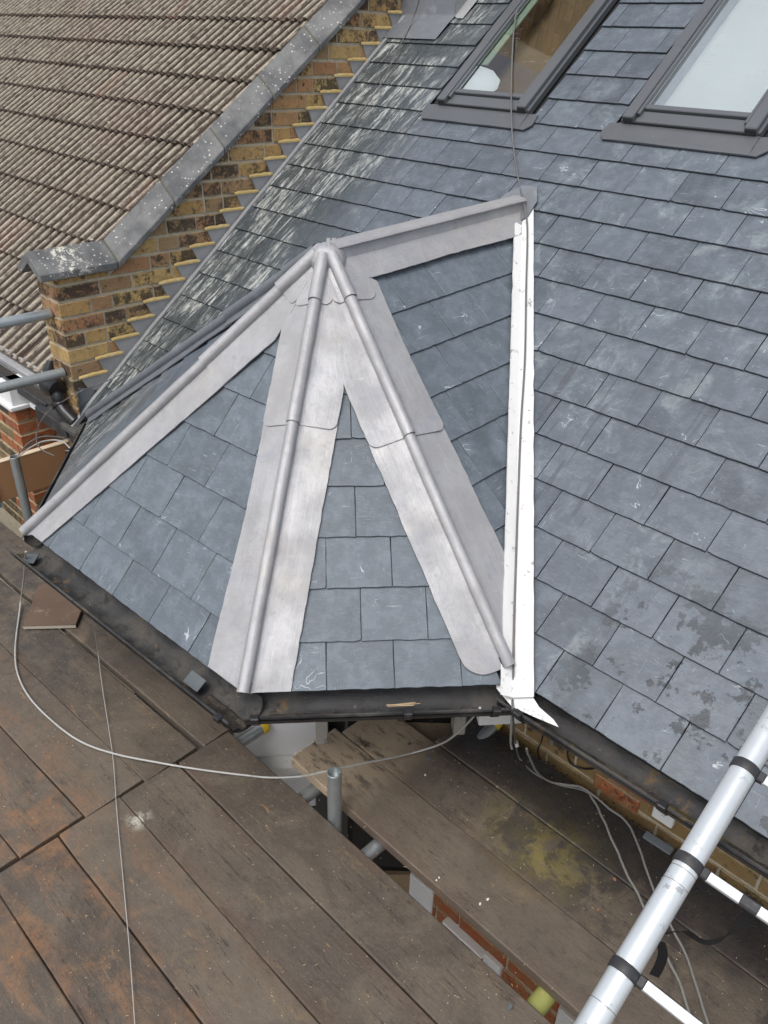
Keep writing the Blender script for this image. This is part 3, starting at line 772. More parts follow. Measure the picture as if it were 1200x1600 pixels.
# ================================================================= PARTY WALL
wall = empty('party_wall', (-2.6, 0, -.6), 'sooty yellow brick party wall with dark stone coping and stepped lead flashing', 'wall')
CZ = .0755; TC = math.tan(R(35.4)); ZC = .655; YC = .275; YT = 3.3; YE = -.037
def ctop(y): return ZC if y < YC else ZC+(y-YC)*TC
X0, X1 = -2.60, XW
prof = [(YE+.006, -.7), (YT, -.7), (YT, ctop(YT)), (YC, ZC), (YE+.006, ZC)]
MB().prism(prof, lambda q, t: (t, q[0], q[1]), X0+.006, X1-.006).obj('mortar_joints', 'mortar', wall)
bv = {}
ZK0 = .168
zz0 = ZK0-CZ*9
def face_brick(y0, y1, z0, z1, clips, fx, parent, mat, axis='x', dep=.02, var=0):
    """brick facing +X (axis x) at x=fx or facing -Y at y=fx"""
    P = [(y0, z0), (y1, z0), (y1, z1), (y0, z1)]; A0 = area(P)
    for c in clips:
        P = clip(P, *c)
        if len(P) < 3: return
    if area(P) < A0*.08: return
    cy, cz = (y0+y1)/2, (z0+z1)/2
    key = (round(y1-y0, 4), round(z1-z0, 4), axis, mat, random.randrange(4))
    full = area(P) > A0*.999
    pr = random.uniform(-.002, .002)
    if full and key in bv: m = bv[key]
    else:
        Q = [(a-cy, b-cz) for a, b in P]
        # roughen the outline
        if full:
            Z = []
            for i in range(4):
                a, b = Q[i], Q[(i+1) % 4]
                for k in range(3):
                    t = k/3; Z.append((a[0]+(b[0]-a[0])*t+random.uniform(-.002, .002), a[1]+(b[1]-a[1])*t+random.uniform(-.002, .002)))
            Q = Z
        n = len(Q)
        if axis == 'x': f = lambda q, t: (t, q[0], q[1])
        else: f = lambda q, t: (q[0], -t, q[1])
        V = [f(q, -dep) for q in Q]+[f(q, -.003) for q in Q]+[f((q[0]*.965, q[1]*.91), 0) for q in Q]
        F = [(i, (i+1) % n, n+(i+1) % n, n+i) for i in range(n)]+[(n+i, n+(i+1) % n, 2*n+(i+1) % n, 2*n+i) for i in range(n)]+[tuple(range(2*n, 3*n))]
        if axis != 'x': F = [t[::-1] for t in F]
        m = mesh('brick', V, F)
        if full: bv[key] = m
    M = Matrix.Translation((fx+pr, cy, cz) if axis == 'x' else (cy, fx+pr, cz))
    return link('brick', m, mat, parent, M)
SOFF = 0.022
def steps_y(k):  # y of flashing step tip for course k (z = .130 + k*CZ)
    return .138+k*.0985
NCO = 36
for c in range(-1, 42):
    z0 = zz0+c*CZ+.006; z1 = z0+CZ-.0125
    k = c-9
    ymax_hidden = steps_y(k)+.02
    # bricks above the flashing only
    y = (-.1 if c % 2 else -.155)+.0
    i = c
    while y < YT:
        L = .215 if i % 2 else .1035
        if (i*7+c*3) % 11 == 0: L = .16
        y0, y1 = y, y+L; y += L+.010; i += 1
        if y1 <= YE+.012: continue
        y0 = max(y0, YE+.001)
        top = ctop((y0+y1)/2)
        if z0 > ctop(y1)+.02 or y0 > ymax_hidden: continue
        cl = [(-TC, 1, ZC-YC*TC-.002), (0, 1, ZC-.002)] if y1 < YC+.3 and y0 < YC else [(-TC, 1, ZC-YC*TC-.002)]
        if y1 < YC: cl = [(0, 1, ZC-.002)]
        elif y0 < YC: cl = [(-TC, 1, ZC-YC*TC-.002)] if z1 > ZC else []
        cy = Vector((XW, (y0+y1)/2, (z0+z1)/2))
        if not infr(cy, 40): continue
        face_brick(y0, y1, z0, z1, cl, XW, wall, 'brick')
# end face
for c in range(0, 18):
    z0 = zz0+c*CZ+.006; z1 = min(z0+CZ-.011, ZC-.003)
    if z0 > ZC-.02: continue
    segs = [(X0, -2.51), (-2.50, XW-.005)] if c % 2 else [(X0, XW-.005)]
    for a, b in segs: face_brick(a, b, z0, z1, [], YE, wall, 'brick', 'y')
# pale bed joints showing on the end face
# coping: saddleback stones
cz = lambda y, e: ctop(y)+e
def coping(y0, y1, g=.004, seed=0):
    half = .118; rise = .084; th = .032
    mb = MB()
    sec = [(-half, 0), (0, rise), (half, 0), (half, -th), (half-.02, -th), (0, rise-th-.02), (-half+.02, -th), (-half, -th)]
    pts = [y0+g, y1-g]
    rows = []
    for y in pts:
        j = random.uniform(-.0015, .0015)
        rows.append([(-2.50+x, y, ctop(y)+.034+z+j+(0)) for x, z in sec])
    mb.V += [Vector(v) for r_ in rows for v in r_]; n = len(sec)
    mb.F += [(i, (i+1) % n, n+(i+1) % n, n+i) for i in range(n)]+[tuple(range(n))[::-1], tuple(range(n, 2*n))]
    o = mb.obj('coping_stone', 'coping', wall)
    bm_ = o.modifiers.new('bevel', 'BEVEL'); bm_.width = .004; bm_.segments = 2; bm_.limit_method = 'ANGLE'
    return o
ys = [-.112, YC, .615, .926, 1.243, 1.554, 1.88, 2.29, 2.61, 2.93, 3.25]
for a, b in zip(ys, ys[1:]): coping(a, b)
for y in ys[1:-1]:  # mortar between the stones
    sec = [(-.105, 0), (0, .080), (.108, -.002), (.108, -.03), (0, .045), (-.105, -.03)]
    mb = MB(); n = 6
    for yy in (y-.008, y+.008): mb.V += [Vector((-2.50+x, yy, ctop(yy)+.034+z)) for x, z in sec]
    mb.F += [(i, (i+1) % n, n+(i+1) % n, n+i) for i in range(n)]+[tuple(range(n))[::-1], tuple(range(n, 2*n))]
    mb.obj('coping_joint', 'coping_dirt', wall)
# stepped lead flashing, in lengths
XF = XW+.010
def flash_piece(k0, k1, seed):
    mb = MB(); low = []; topv = []
    ya = steps_y(k0-1)-.03; yb = steps_y(k1)-.03
    pts = []
    V = []; F = []
    for k in range(k0, k1):
        z = ZK0+k*CZ; yt = steps_y(k); zn = z+CZ
        b = len(V); j = lambda y, z: mnoise.noise(Vector((y*9, z*9, seed)))*.002
        A = [(yt, z), (yt-.016, z+CZ*.5), (yt-.034, zn)]
        Rr_ = [(z/TP+.01, z), ((z+zn)/2/TP+.01, (z+zn)/2), (zn/TP+.01, zn)]
        for (y, zz) in A: V.append((XF+j(y, zz), y, zz-.0008))
        for (y, zz) in Rr_: V.append((XF+.001, y, zz-.0008))
        for (y, zz) in A: V.append((XF-.009, y, zz-.0008))
        F += [(b, b+3, b+4, b+1), (b+1, b+4, b+5, b+2), (b, b+1, b+7, b+6), (b+1, b+2, b+8, b+7)]
    mb.add(V, F)
    # apron dressed on to the slates
    rows = []
    for i in range(25):
        y = ya+(yb-ya)*i/24
        rows.append([Vector((XF+.002, y, y*TP+.012))]+[PM(XF+.012+t, y, .026+mnoise.noise(Vector((y*8, t*20, seed)))*.0035) for t in (0, .012, .024)]+[PM(XF+.034, y, .004)])
    mb.grid(rows)
    return mb.obj('step_flashing', 'lead_mid', wall, smooth=True)
for i, (a, b) in enumerate(((-1, 4), (4, 9), (9, 14), (14, 19), (19, 24), (24, 29))): flash_piece(a, b, i)
for k in range(0, 27):  # yellow pointing over every step
    z = ZK0+k*CZ; yt = steps_y(k)+.006; y0 = steps_y(k-1)-.045
    mb = MB(); V = []
    n_ = 6
    rows = []
    for i in range(n_+1):
        y = y0+(yt-y0)*i/n_; h = .014+random.uniform(-.002, .003)
        if i == 0: h = .01
        rows.append([(XF-.004, y, z-.001), (XF+.005, y, z-.001), (XF+.0045, y, z+h*.45), (XF-.004, y, z+h)])
    mb.grid(rows); mb.add(rows[-1], [(0, 1, 2, 3)]); mb.add(rows[0], [(3, 2, 1, 0)])
    mb.obj('pointing', 'mortar_yellow', wall)
# lead stop at the foot of the wall
MB().add([(XF+.003, -.05, -.25), (XF+.003, .06, -.05), (XF+.003, .06, .10), (XF+.003, -.02, .13), (XF+.04, -.07, -.22), (XF+.03, -.04, .10)],
         [(0, 1, 2, 3), (0, 3, 5, 4)]).obj('foot_flashing', 'lead_dark', wall)

# ================================================================= CHIMNEY
ch = empty('chimney_stack', (-2.21, 2.4, 1.7), 'brick chimney stack with lead skirt at the head of the flashing', 'chimney')
MB().box(-2.44, -2.03, 2.19, 2.9, 1.5, 3.6).obj('mortar_joints', 'mortar', ch)
for c in range(0, 24):
    z0 = 1.86+c*CZ
    x = -2.445-(.1 if c % 2 else 0)
    while x < -2.03:
        a, b = max(x, -2.445), min(x+.215, -2.025); x += .225
        if b-a > .03 and c < 3: face_brick(a, b, z0, z0+.065, [], 2.184, ch, 'brick', 'y')
    y = 2.186-(.1 if c % 2 else 0)
    while y < 2.9:
        a, b = max(y, 2.186), min(y+.215, 2.9); y += .225
        if b-a > .03: face_brick(a, b, z0, z0+.065, [], -2.024, ch, 'brick', 'x')
mb = MB()
rows = []
for i in range(13):
    x = -2.46+.45*i/12
    rows.append([(x, 2.176+mnoise.noise(Vector((x*9, 1, 0)))*.004, 1.90), (x, 2.172, 1.755), (x, 2.165, 2.165*TP+.03)]+[tuple(PM(x, 2.165-t, .028)) for t in (.04, .08, .12)])
mb.grid(rows).obj('lead_apron', 'lead_dark', ch, smooth=True)
mb = MB(); rows = []
for i in range(9):
    y = 2.17+.7*i/8
    rows.append([(-2.013, y, y*TP+.17), (-2.012, y, y*TP+.03)]+[tuple(PM(-2.01+t, y, .026)) for t in (.03, .07)])
mb.grid(rows).obj('lead_soaker', 'lead_mid', ch, smooth=True)

# ================================================================= NEIGHBOUR ROOF
nr = empty('tiled_roof', (-3.2, .15, 0), 'neighbouring roof of weathered brown ribbed concrete tiles beyond the party wall', 'roof')
NP = R(37.05); NE = (.1505, -.015)
NF = Frame((0, NE[0], NE[1]), (1, NE[0], NE[1]), (0, NE[0]+math.cos(NP), NE[1]+math.sin(NP)))
TWd = .186; TG = .290
def tile_mesh(sd):
    random.seed(100+sd)
    prof = [(0, .006), (.014, .004), (.024, .026), (.058, .029), (.070, .005), (.108, .004), (.118, .025), (.140, .026), (.150, .004), (.180, .003), (.186, .0)]
    V = []; L = .335
    ysn = [0, L]
    for t in ysn:
        for i, (x, z) in enumerate(prof):
            V.append((x+random.uniform(-.0007, .0007), t+(random.uniform(-.002, .002) if t == 0 else 0), z))
    n = len(prof)
    F = [(i, i+1, n+i+1, n+i) for i in range(n-1)]
    k = len(V)
    for i, (x, z) in enumerate(prof): V.append((x, .004, z-.020))
    F += [(i+1, i, k+i, k+i+1) for i in range(n-1)]
    m = mesh('roof_tile', V, F)
    at_ = m.attributes.new('crest', 'FLOAT', 'POINT'); at_.data.foreach_set('value', [min(1, max(0, (v[2]-.012)/.012)) if i < 2*n else 0.0 for i, v in enumerate(V)])
    return m
TM = [tile_mesh(i) for i in range(5)]
random.seed(21)
MB().add([NF.to3(-24, -.05, -.025), NF.to3(X0, -.05, -.025), NF.to3(X0, 7, -.025), NF.to3(-24, 7, -.025)], [(0, 1, 2, 3)]).obj('underlay', 'deck', nr)
rest = MB(); rest_c = []; cand = []
for r in range(0, 22):
    s0 = r*TG-.07
    for i in range(0, 110):
        u = X0-.004-TWd*(i+1)
        P = NF.to3(u+.09, s0+.15)
        if not infr(P, 70): continue
        q = PX(P)
        M = NF.mat(u, s0, .024+random.uniform(0, .004), .098+random.uniform(-.004, .004), random.gauss(0, .004))
        cand.append(((P-CAM).length, M))
cand.sort(key=lambda t: t[0])
for i, (d, M) in enumerate(cand):
    m = random.choice(TM)
    if i < 300: link('roof_tile', m, 'tile', nr, M)
    else:
        rest.add([M @ v.co for v in m.vertices], [tuple(p.vertices) for p in m.polygons]); rest_c += [a.value for a in m.attributes['crest'].data]
if rest.V:
    ro = tag(rest.obj('roof_tiles_beyond', 'tile', nr), kind='stuff')
    at_ = ro.data.attributes.new('crest', 'FLOAT', 'POINT'); at_.data.foreach_set('value', rest_c)
# mortar fillet against the wall
rows = []
for i in range(50):
    v = -.05+4.3*i/49
    rows.append([NF.to3(X0+.001, v, .07+mnoise.noise(Vector((v*7, 0, 0)))*.01), NF.to3(X0-.03, v, .045+mnoise.noise(Vector((v*9, 1, 0)))*.006), NF.to3(X0-.055, v, .02)])
MB().grid(rows).obj('mortar_fillet', 'mortar', nr)

# ================================================================= ROOF WINDOWS
def roof_window(x0, x1, label, inner, first):
    t = empty('roof_window', tuple(PM((x0+x1)/2, 1.703)), label, 'roof window', 'grey framed roof windows in the slate slope')
    LW_ = .98
    def M(u, v, h=0): return MAIN.mat(u, v, h)
    s0 = WS0; fh = .062; fwid = .050
    B = Matrix(MAIN.mat(0, 0, 0))
    # outer side covers
    for a, b in ((x0, x0+fwid), (x1-fwid, x1)):
        MB().bbox(a, b, s0, s0+LW_, .0, fh, .004, B).obj('side_cover', 'frame_grey', t)
        in_a = b+.001 if a == x0 else a-.015
        MB().bbox(in_a, in_a+.014, s0+.03, s0+LW_, .01, fh-.006, .003, B).obj('sash_side', 'frame_grey', t)
    # cover joint caps
    for a, b in ((x0, x0+fwid), (x1-fwid, x1)):
        MB().bbox(a-.0015, b+.0015, s0+.40, s0+LW_+.01, .02, fh+.0016, .003, B).obj('upper_cover', 'frame_grey', t)
        MB().box(a+.004, b-.004, s0-.0025, s0+.004, .004, fh-.008, B).obj('end_cap', 'frame_dark', t)
        MB().bbox((x0-.011 if a == x0 else x1-.003), (x0+.003 if a == x0 else x1+.011), s0+.004, s0+LW_, .008, .040, .003, B).obj('flashing_rail', 'frame_grey', t)
    MB().bbox(x0+fwid+.001, x1-fwid-.001, s0+.001, s0+.064, .006, fh-.024, .004, B).obj('bottom_frame', 'frame_grey', t)
    MB().box(x0+fwid*.2, x1-fwid*.2, s0-.004, s0+.002, .006, fh-.022, B).obj('bottom_bar', 'frame_dark', t)
    MB().bbox(x0+fwid+.002, x1-fwid-.002, s0+.066, s0+.090, .010, fh-.012, .003, B).obj('glazing_bar', 'frame_grey', t)
    MB().bbox(x0, x1, s0+LW_, s0+LW_+.09, 0, fh+.01, .004, B).obj('top_cover', 'frame_grey', t)
    a, b = x0+fwid+.016, x1-fwid-.016
    g = MB().add([MAIN.to3(0, 0)-MAIN.to3(0, 0)]*0, [])
    gm = mesh('pane', [(0, 0, 0), (b-a, 0, 0), (b-a, LW_-.09, 0), (0, LW_-.09, 0), (0, 0, -.004), (b-a, 0, -.004), (b-a, LW_-.09, -.004), (0, LW_-.09, -.004)],
              [(0, 1, 2, 3), (0, 4, 5, 1), (1, 5, 6, 2), (2, 6, 7, 3), (3, 7, 4, 0)])
    link('pane', gm, 'glass', t, MAIN.mat(a, s0+.088, .040))
    # lining behind the pane; the brown one imitates reflected chimney brick
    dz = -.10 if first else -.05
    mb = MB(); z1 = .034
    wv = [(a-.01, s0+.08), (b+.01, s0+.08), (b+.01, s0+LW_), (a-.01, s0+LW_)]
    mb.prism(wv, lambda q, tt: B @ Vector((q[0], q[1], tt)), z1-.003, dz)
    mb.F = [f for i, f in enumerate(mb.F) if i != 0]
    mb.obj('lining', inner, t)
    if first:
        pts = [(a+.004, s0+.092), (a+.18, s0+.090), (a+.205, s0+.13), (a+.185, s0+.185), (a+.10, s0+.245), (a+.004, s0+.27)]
        m2 = MB(); m2.prism(pts, lambda q, tt: B @ Vector((q[0], q[1], tt)), .026, .020); m2.obj('sky_reflection_patch', 'white_room_and_sky', t)  # white shape painted in for the sky mirrored in the pane
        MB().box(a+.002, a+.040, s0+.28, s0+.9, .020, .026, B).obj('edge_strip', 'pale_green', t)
    # apron
    rows = []
    for i in range(13):
        x = x0-.012+(x1-x0+.024)*i/12
        rows.append([B @ Vector((x, s0+.002, .026)), B @ Vector((x, s0-.008, .030))]+[B @ Vector((x, s0-.008-.012-.073*k/4, .030-.003*k/4+mnoise.noise(Vector((x*9, k, x0)))*.0022)) for k in range(5)]+[B @ Vector((x, s0-.094, .020))])
    MB().grid(rows).obj('apron', 'apron', t, smooth=True)
    for sg, xe in ((-1, x0-.012), (1, x1+.012)):
        pts = [(xe, s0-.002), (xe, s0-.0935), (xe+sg*.030, s0-.095), (xe+sg*.058, s0-.062), (xe+sg*.05, s0-.002)]
        if sg < 0: pts = pts[::-1]
        V = [B @ Vector((p[0], p[1], .0265)) for p in pts]+[B @ Vector((p[0], p[1], .020)) for p in pts]; n = len(pts)
        MB().add(V, [tuple(range(n))]+[(i, n+i, n+(i+1) % n, (i+1) % n) for i in range(n)]).obj('apron_ear', 'apron', t)
    return t
roof_window(*WIN[0], 'roof window nearest the chimney, its pane backed by a painted brown reflection with a wire across it', 'brown_reflection', True)
roof_window(*WIN[1], 'roof window at the right edge of the slope, its pane bright white', 'white_room_and_sky', False)

# ================================================================= WALLS BELOW
def brick_wall(name, label, x0, x1, y, z0, z1, mat, cat='wall', th=.2, parent=None, redrows=()):
    t = empty(name, ((x0+x1)/2, y, z0), label, cat)
    MB().box(x0+.006, x1-.006, y+.006, y+th, -3.4 if parent is None else z0, z1).obj('mortar_joints', 'mortar', t)
    c = 0; z = z1-CZ
    while z > z0:
        x = x0-(.11 if c % 2 else 0)
        i = 0
        while x < x1:
            L = .215
            a, b = max(x, x0), min(x+L, x1); x += L+.010; i += 1
            if b-a < .04: continue
            if not infr(Vector(((a+b)/2, y, z)), 60): continue
            mm = mat if c not in redrows else 'brick_red'
            face_brick(a, b, z, z+.065, [], y, t, mm, 'y')
        z -= CZ; c += 1
    return t
brick_wall('house_wall', 'yellow brick house wall under the black eaves gutter at the right', .0, 1.9, .385, -.95, -.02, 'brick_clean')
# red band and white block showing under the gutter
def ypt(u, v, y):
    d = rt*((u-600)/1266.55)-up*((v-800)/1266.55)+fw; t = (y-CAM.y)/d.y; return CAM+d*t
def zpt(u, v, z):
    d = rt*((u-600)/1266.55)-up*((v-800)/1266.55)+fw; t = (z-CAM.z)/d.z; return CAM+d*t
lint = empty('window_arch', tuple(ypt(985, 1230, .38)), 'red brick arch end with a white block below the right hand gutter', 'window arch')
a_, b_ = ypt(953, 1206, .378), ypt(1020, 1248, .378)
for k_ in range(2):
    face_brick(a_.x-.05*k_, b_.x-.04*k_, (a_.z+b_.z)/2-.04-.075*k_, (a_.z+b_.z)/2+.025-.075*k_, [], .377, lint, 'brick_red', 'y', .01)
c_w = ypt(1037, 1262, .375)
MB().bbox(c_w.x-.03, c_w.x+.045, .365, .44, c_w.z-.06, c_w.z+.10, .004).obj('white_block', 'upvc_dirty', lint)
# bay walls, red brick, with white painted heads
bw = empty('bay_wall', (-.7, 0, -3.4), 'red brick bay wall with white painted window heads beneath the bay gutter', 'bay window')
wl_pts = [(-1.75, .34), (-1.25, -.04), (-.42, -.04), (-.06, .34)]
MB().prism(wl_pts, lambda q, t: (q[0], q[1], t), -3.4, -1.6).obj('brick_base', 'brick_red', bw)
MB().prism([(-1.74, .33), (-1.24, -.02), (-.44, -.02), (-.08, .33)], lambda q, t: (q[0], q[1], t), -1.6, -.03).obj('window_glass', 'dark_glass', bw)
MB().prism([(-1.78, .30), (-1.27, -.58), (-.28, -.50), (.13, .02), (.13, .30)], lambda q, t: (q[0], q[1], t), -.085, -.055).obj('soffit', 'deck', bw)
# corner posts of the bay (white): the one under the middle hip and the one by the house
def post(cx, cy, rot, specs):
    M = Matrix.Translation((cx, cy, 0)) @ Matrix.Rotation(rot, 4, 'Z')
    for nm, (hx, hy, z0, z1), mt in specs:
        MB().bbox(-hx, hx, -hy, hy, z0, z1, .004, M).obj(nm, mt, bw)
pc_ = zpt(430, 1168, -.88)
post(pc_.x, pc_.y+.04, R(51), [('corner_cornice', (.13, .085, -1.18, -1.02), 'upvc'), ('corner_cornice', (.145, .10, -1.019, -.96), 'upvc'), ('corner_cornice', (.158, .115, -.959, -.925), 'upvc'), ('corner_ledge', (.175, .135, -.924, -.88), 'upvc_dirty'), ('corner_head', (.185, .075, -.879, -.50), 'upvc')])
post(.085, .235, R(51), [('corner_ledge', (.09, .07, -.42, -.34), 'upvc_dirty'), ('corner_head', (.08, .06, -.339, -.07), 'upvc')])
MB().bbox(-.022, .022, -.03, .03, -.55, -.07, .004, Matrix.Translation((-.035, .16, 0)) @ Matrix.Rotation(R(51), 4, 'Z')).obj('window_jamb', 'grey_jamb', bw)
MB().bbox(-.022, .022, -.03, .03, -.55, -.07, .004, Matrix.Translation((-.345, -.235, 0)) @ Matrix.Rotation(R(51), 4, 'Z')).obj('window_jamb', 'grey_jamb', bw)
# things glimpsed down the gap
gy = -.06
def gx(u, v): return ypt(u, v, gy)
sill = empty('stone_sill', tuple(gx(720, 1460)), 'white window sill and frame glimpsed down the gap between the boards', 'window sill')
def gap_box(u0, v0, u1, v1, name, mat, dy=0, th=.06):
    a, b = ypt(u0, v0, gy+dy), ypt(u1, v1, gy+dy)
    MB().bbox(min(a.x, b.x), max(a.x, b.x), gy+dy, gy+dy+th, min(a.z, b.z), max(a.z, b.z), .004).obj(name, mat, sill)
gap_box(640, 1365, 672, 1440, 'window_jamb', 'upvc', -.01)
gap_box(690, 1440, 752, 1500, 'sill_slab', 'upvc', -.03, .1)
gap_box(755, 1490, 778, 1535, 'sill_block', 'upvc_dirty', -.02)
gap_box(872, 1575, 905, 1640, 'sill_block', 'upvc_dirty', -.02)
gz = gx(720, 1400).z
brick_wall('lower_wall', 'red brick wall glimpsed far down between the boards', -.0, 1.5, gy, gz-.75, min(-.76, gz+.2), 'brick_red', parent=1)

# fascia boards
fas = empty('eaves_fascia', (.9, .0, -.15), 'black fascia board behind the right hand gutter', 'fascia')
MB().bbox(.30, 1.9, .066, .088, -.155, -.006, .003).obj('fascia_board', 'black_plastic', fas)

# ================================================================= GUTTERS
def gutter(path, outdir, label, r=.056, drop=.030, group=None, debris=0):
    """half round gutter following path (3D eave line points)"""
    t = empty('gutter', tuple(path[0]), label, 'gutter')
    P = [Vector(p) for p in path]; n = len(P)
    rows = []
    nor = []
    for i in range(n-1):
        d = (P[i+1]-P[i]).normalized(); a = d.cross(Vector((0, 0, 1)))
        if a.dot(Vector(outdir)) < 0: a = -a
        nor.append(a)
    def sec(C, a):
        row = [C+a*(r+.006)+Vector((0, 0, -.004)), C+a*(r+.006)+Vector((0, 0, .003)), C+a*r+Vector((0, 0, .003))]
        for k in range(1, 12):
            th = math.pi*k/12; row.append(C+a*r*math.cos(th)-Vector((0, 0, 1))*r*math.sin(th)*1.02)
        row.append(C-a*r+Vector((0, 0, .010)))
        th_ = .0035
        row.append(C-a*(r+th_)+Vector((0, 0, .010)))
        for k in range(11, 0, -1):
            th = math.pi*k/12; row.append(C+a*(r+th_)*math.cos(th)-Vector((0, 0, 1))*(r+th_)*math.sin(th)*1.02)
        return row
    for i in range(n-1):
        q = int(max(2, (P[i+1]-P[i]).length/.03))
        for k in range(q+1):
            C = P[i].lerp(P[i+1], k/q)
            rows.append(sec(C, nor[i]))
    return t, rows, nor
def guttering(path, outdir, label, off, dz, r=.056, brackets=(), silt=None, ends=(True, True), u=(0, 0)):
    P = [Vector(p) for p in path]; d = (P[1]-P[0]).normalized(); a = d.cross(Vector((0, 0, 1)))
    if a.dot(Vector(outdir)) < 0: a = -a
    P = [P[0]-d*u[0], P[1]+d*u[1]]
    C = [p+a*off+Vector((0, 0, dz)) for p in P]
    t, rows, nor = gutter(C, outdir, label, r)
    MB().grid(rows).obj('trough', 'gutter', t, smooth=True)
    L = (C[1]-C[0]).length
    for b in brackets:
        B = C[0]+d*b*L
        row = []
        for s in (-.012, .012):
            rr = [B+d*s+a*(r+.012)+Vector((0, 0, .006)), B+d*s+a*(r-.004)+Vector((0, 0, .007))]
            rows2 = [B+d*s+a*(r+.0075)*math.cos(math.pi*k/8)-Vector((0, 0, 1))*(r+.0075)*math.sin(math.pi*k/8) for k in range(0, 9)]
            row.append(rr[::-1]+rows2)
        bk_ = MB().grid(row).obj('bracket', 'black_plastic', t)
        MB().bbox(-.013, .013, -.011, .011, -.010, .010, .003, Matrix.Translation(B+a*(r+.008)) @ Matrix.Rotation(math.atan2(d.y, d.x), 4, 'Z')).obj('clip', 'black_plastic', bk_)
    if silt:
        rows = []
        N = int(L/.012)
        for i in range(N+1):
            f = i/N
            if not any(s0 <= f <= s1 for s0, s1 in silt): 
                amt = -.03
            else: amt = -.002
            q = C[0]+d*L*f; row = []
            for k in range(7):
                x = (k-3)/3*r*.52+r*.30
                base = -math.sqrt(max(0, r*r-x*x))
                zz = base+.007+amt*(1-(x/r)**2)*.5+(-.012 if k in (0, 6) else 0)+mnoise.noise(Vector((f*L*24, x*60, off*9)))*.011
                row.append(q+a*x+Vector((0, 0, max(zz, base-.002))))
            rows.append(row)
        tag(MB().grid(rows).obj('silt', 'silt', t, smooth=True), kind='stuff')
    return C, a, d, t
gf = guttering((E1, E2), (0, -1, 0), 'black gutter along the front eaves of the bay, left of the middle hip', .040, -.034, .062, (.97,), [(.0, .06), (.86, 1)], u=(.035, .035))
gc = guttering((E2, E3), (1, -1, 0), 'black gutter along the short slanting side of the bay, full of grime', .026, -.030, .053, (.04, .60, .93), [(.02, .4)], u=(.01, .0))
gm = guttering((E3+Vector((.0, .0, 0)), Vector((1.9, .012, 0))), (0, -1, 0), 'mossy black gutter along the main eaves at the right', .012, -.026, .050, (.05, .33, .66, .9), [(.0, 1)], u=(-.0, 0))
g0 = guttering((E0, E1), (-1, -1, 0), 'black gutter behind the left hip of the bay', .012, -.022, .036, (.3,), [(0, .5)], u=(.03, .0))
gl = guttering((Vector((-2.41, .0, -.01)), E0), (0, -1, 0), 'short length of old gutter between the bay and the party wall', .02, -.05, .052, (), [(0, 1)], u=(-.01, .0))
# scrap of slate lying in the front gutter
MB().bbox(-.035, .035, -.022, .022, 0, .004, .001, Matrix.Translation((-.43, -.665, -.062)) @ Matrix.Rotation(R(4), 4, 'Z') @ Matrix.Rotation(R(30), 4, 'X')).obj('slate_scrap', 'debris_dark', None)
tag(bpy.data.objects['slate_scrap'], 'small slate offcut lying in the front bay gutter near the middle hip', 'slate offcut')
MB().bbox(-.025, .025, -.025, .025, 0, .004, .001, Matrix.Translation((-1.43, -.735, -.075)) @ Matrix.Rotation(R(40), 4, 'Z') @ Matrix.Rotation(R(10), 4, 'X')).obj('gutter_scrap', 'debris_dark', None)
tag(bpy.data.objects['gutter_scrap'], 'grey scrap of slate at the far left corner of the bay gutter', 'slate offcut')

# ================================================================= SCAFFOLD BOARDS
ZB = -.63; BT = .038
def board(x0, x1, yc0, yc1, wd, label, z=ZB, group='brown scaffold boards', mat='board', tiltx=0, name='scaffold_board'):
    """board whose centre line runs from (x0,yc0) to (x1,yc1)"""
    d = Vector((x1-x0, yc1-yc0, 0)); L = d.length; ang = math.atan2(d.y, d.x)
    N = 26; seg = []
    h = wd/2
    rows = []
    sd = random.uniform(0, 99)
    for i in range(N+1):
        x = -L/2+L*i/N
        j1 = mnoise.noise(Vector((x*5, sd, 0)))*.0028; j2 = mnoise.noise(Vector((x*5, sd, 4)))*.0028
        zc = mnoise.noise(Vector((x*1.2, sd, 8)))*.003
        e0 = .006*random.random() if i in (0, N) else 0
        rows.append([(x, -h+j1, -BT+zc), (x, -h+j1, -.004+zc), (x, -h+.004+j1, zc), (x, -h*.4, zc+.0006), (x, h*.4, zc+.0006), (x, h-.004+j2, zc), (x, h+j2, -.004+zc), (x, h+j2, -BT+zc)])
    mb = MB(); mb.grid(rows, True)
    mb.F.append(tuple(range(8))[::-1]); k = len(mb.V); mb.F.append(tuple(range(k-8, k)))
    m = mesh('scaffold_board', mb.V, mb.F)
    o = link(name, m, mat, None, Matrix.Translation(((x0+x1)/2, (yc0+yc1)/2, z+random.uniform(-.003, .003))) @ Matrix.Rotation(ang, 4, 'Z') @ Matrix.Rotation(tiltx, 4, 'X'))
    return tag(o, label, 'scaffold board', group)
W2 = .2225
# outer lift, near lengths (right of the butt joint)
xr = 2.6
def A(y_left, y_right): return y_left, y_left+(y_right-y_left)
for yl, lab in ((-.526, 'long scaffold board edging the gap, just in front of the upright tube'),
                (-.752, 'second scaffold board out from the gap, running to the bottom of the photo'),
                (-.976, 'third scaffold board out from the gap, with a pale splash at its end'),
                (-1.201, 'fourth scaffold board out from the gap, worn orange at the bottom left'),
                (-1.426, 'scaffold board in the bottom left corner, worn orange'),
                (-1.652, 'outermost near scaffold board, just outside the bottom left corner')):
    board(-.674+random.uniform(-.003, .004), xr, yl-.002, yl+.028, W2-random.uniform(0, .003), lab)
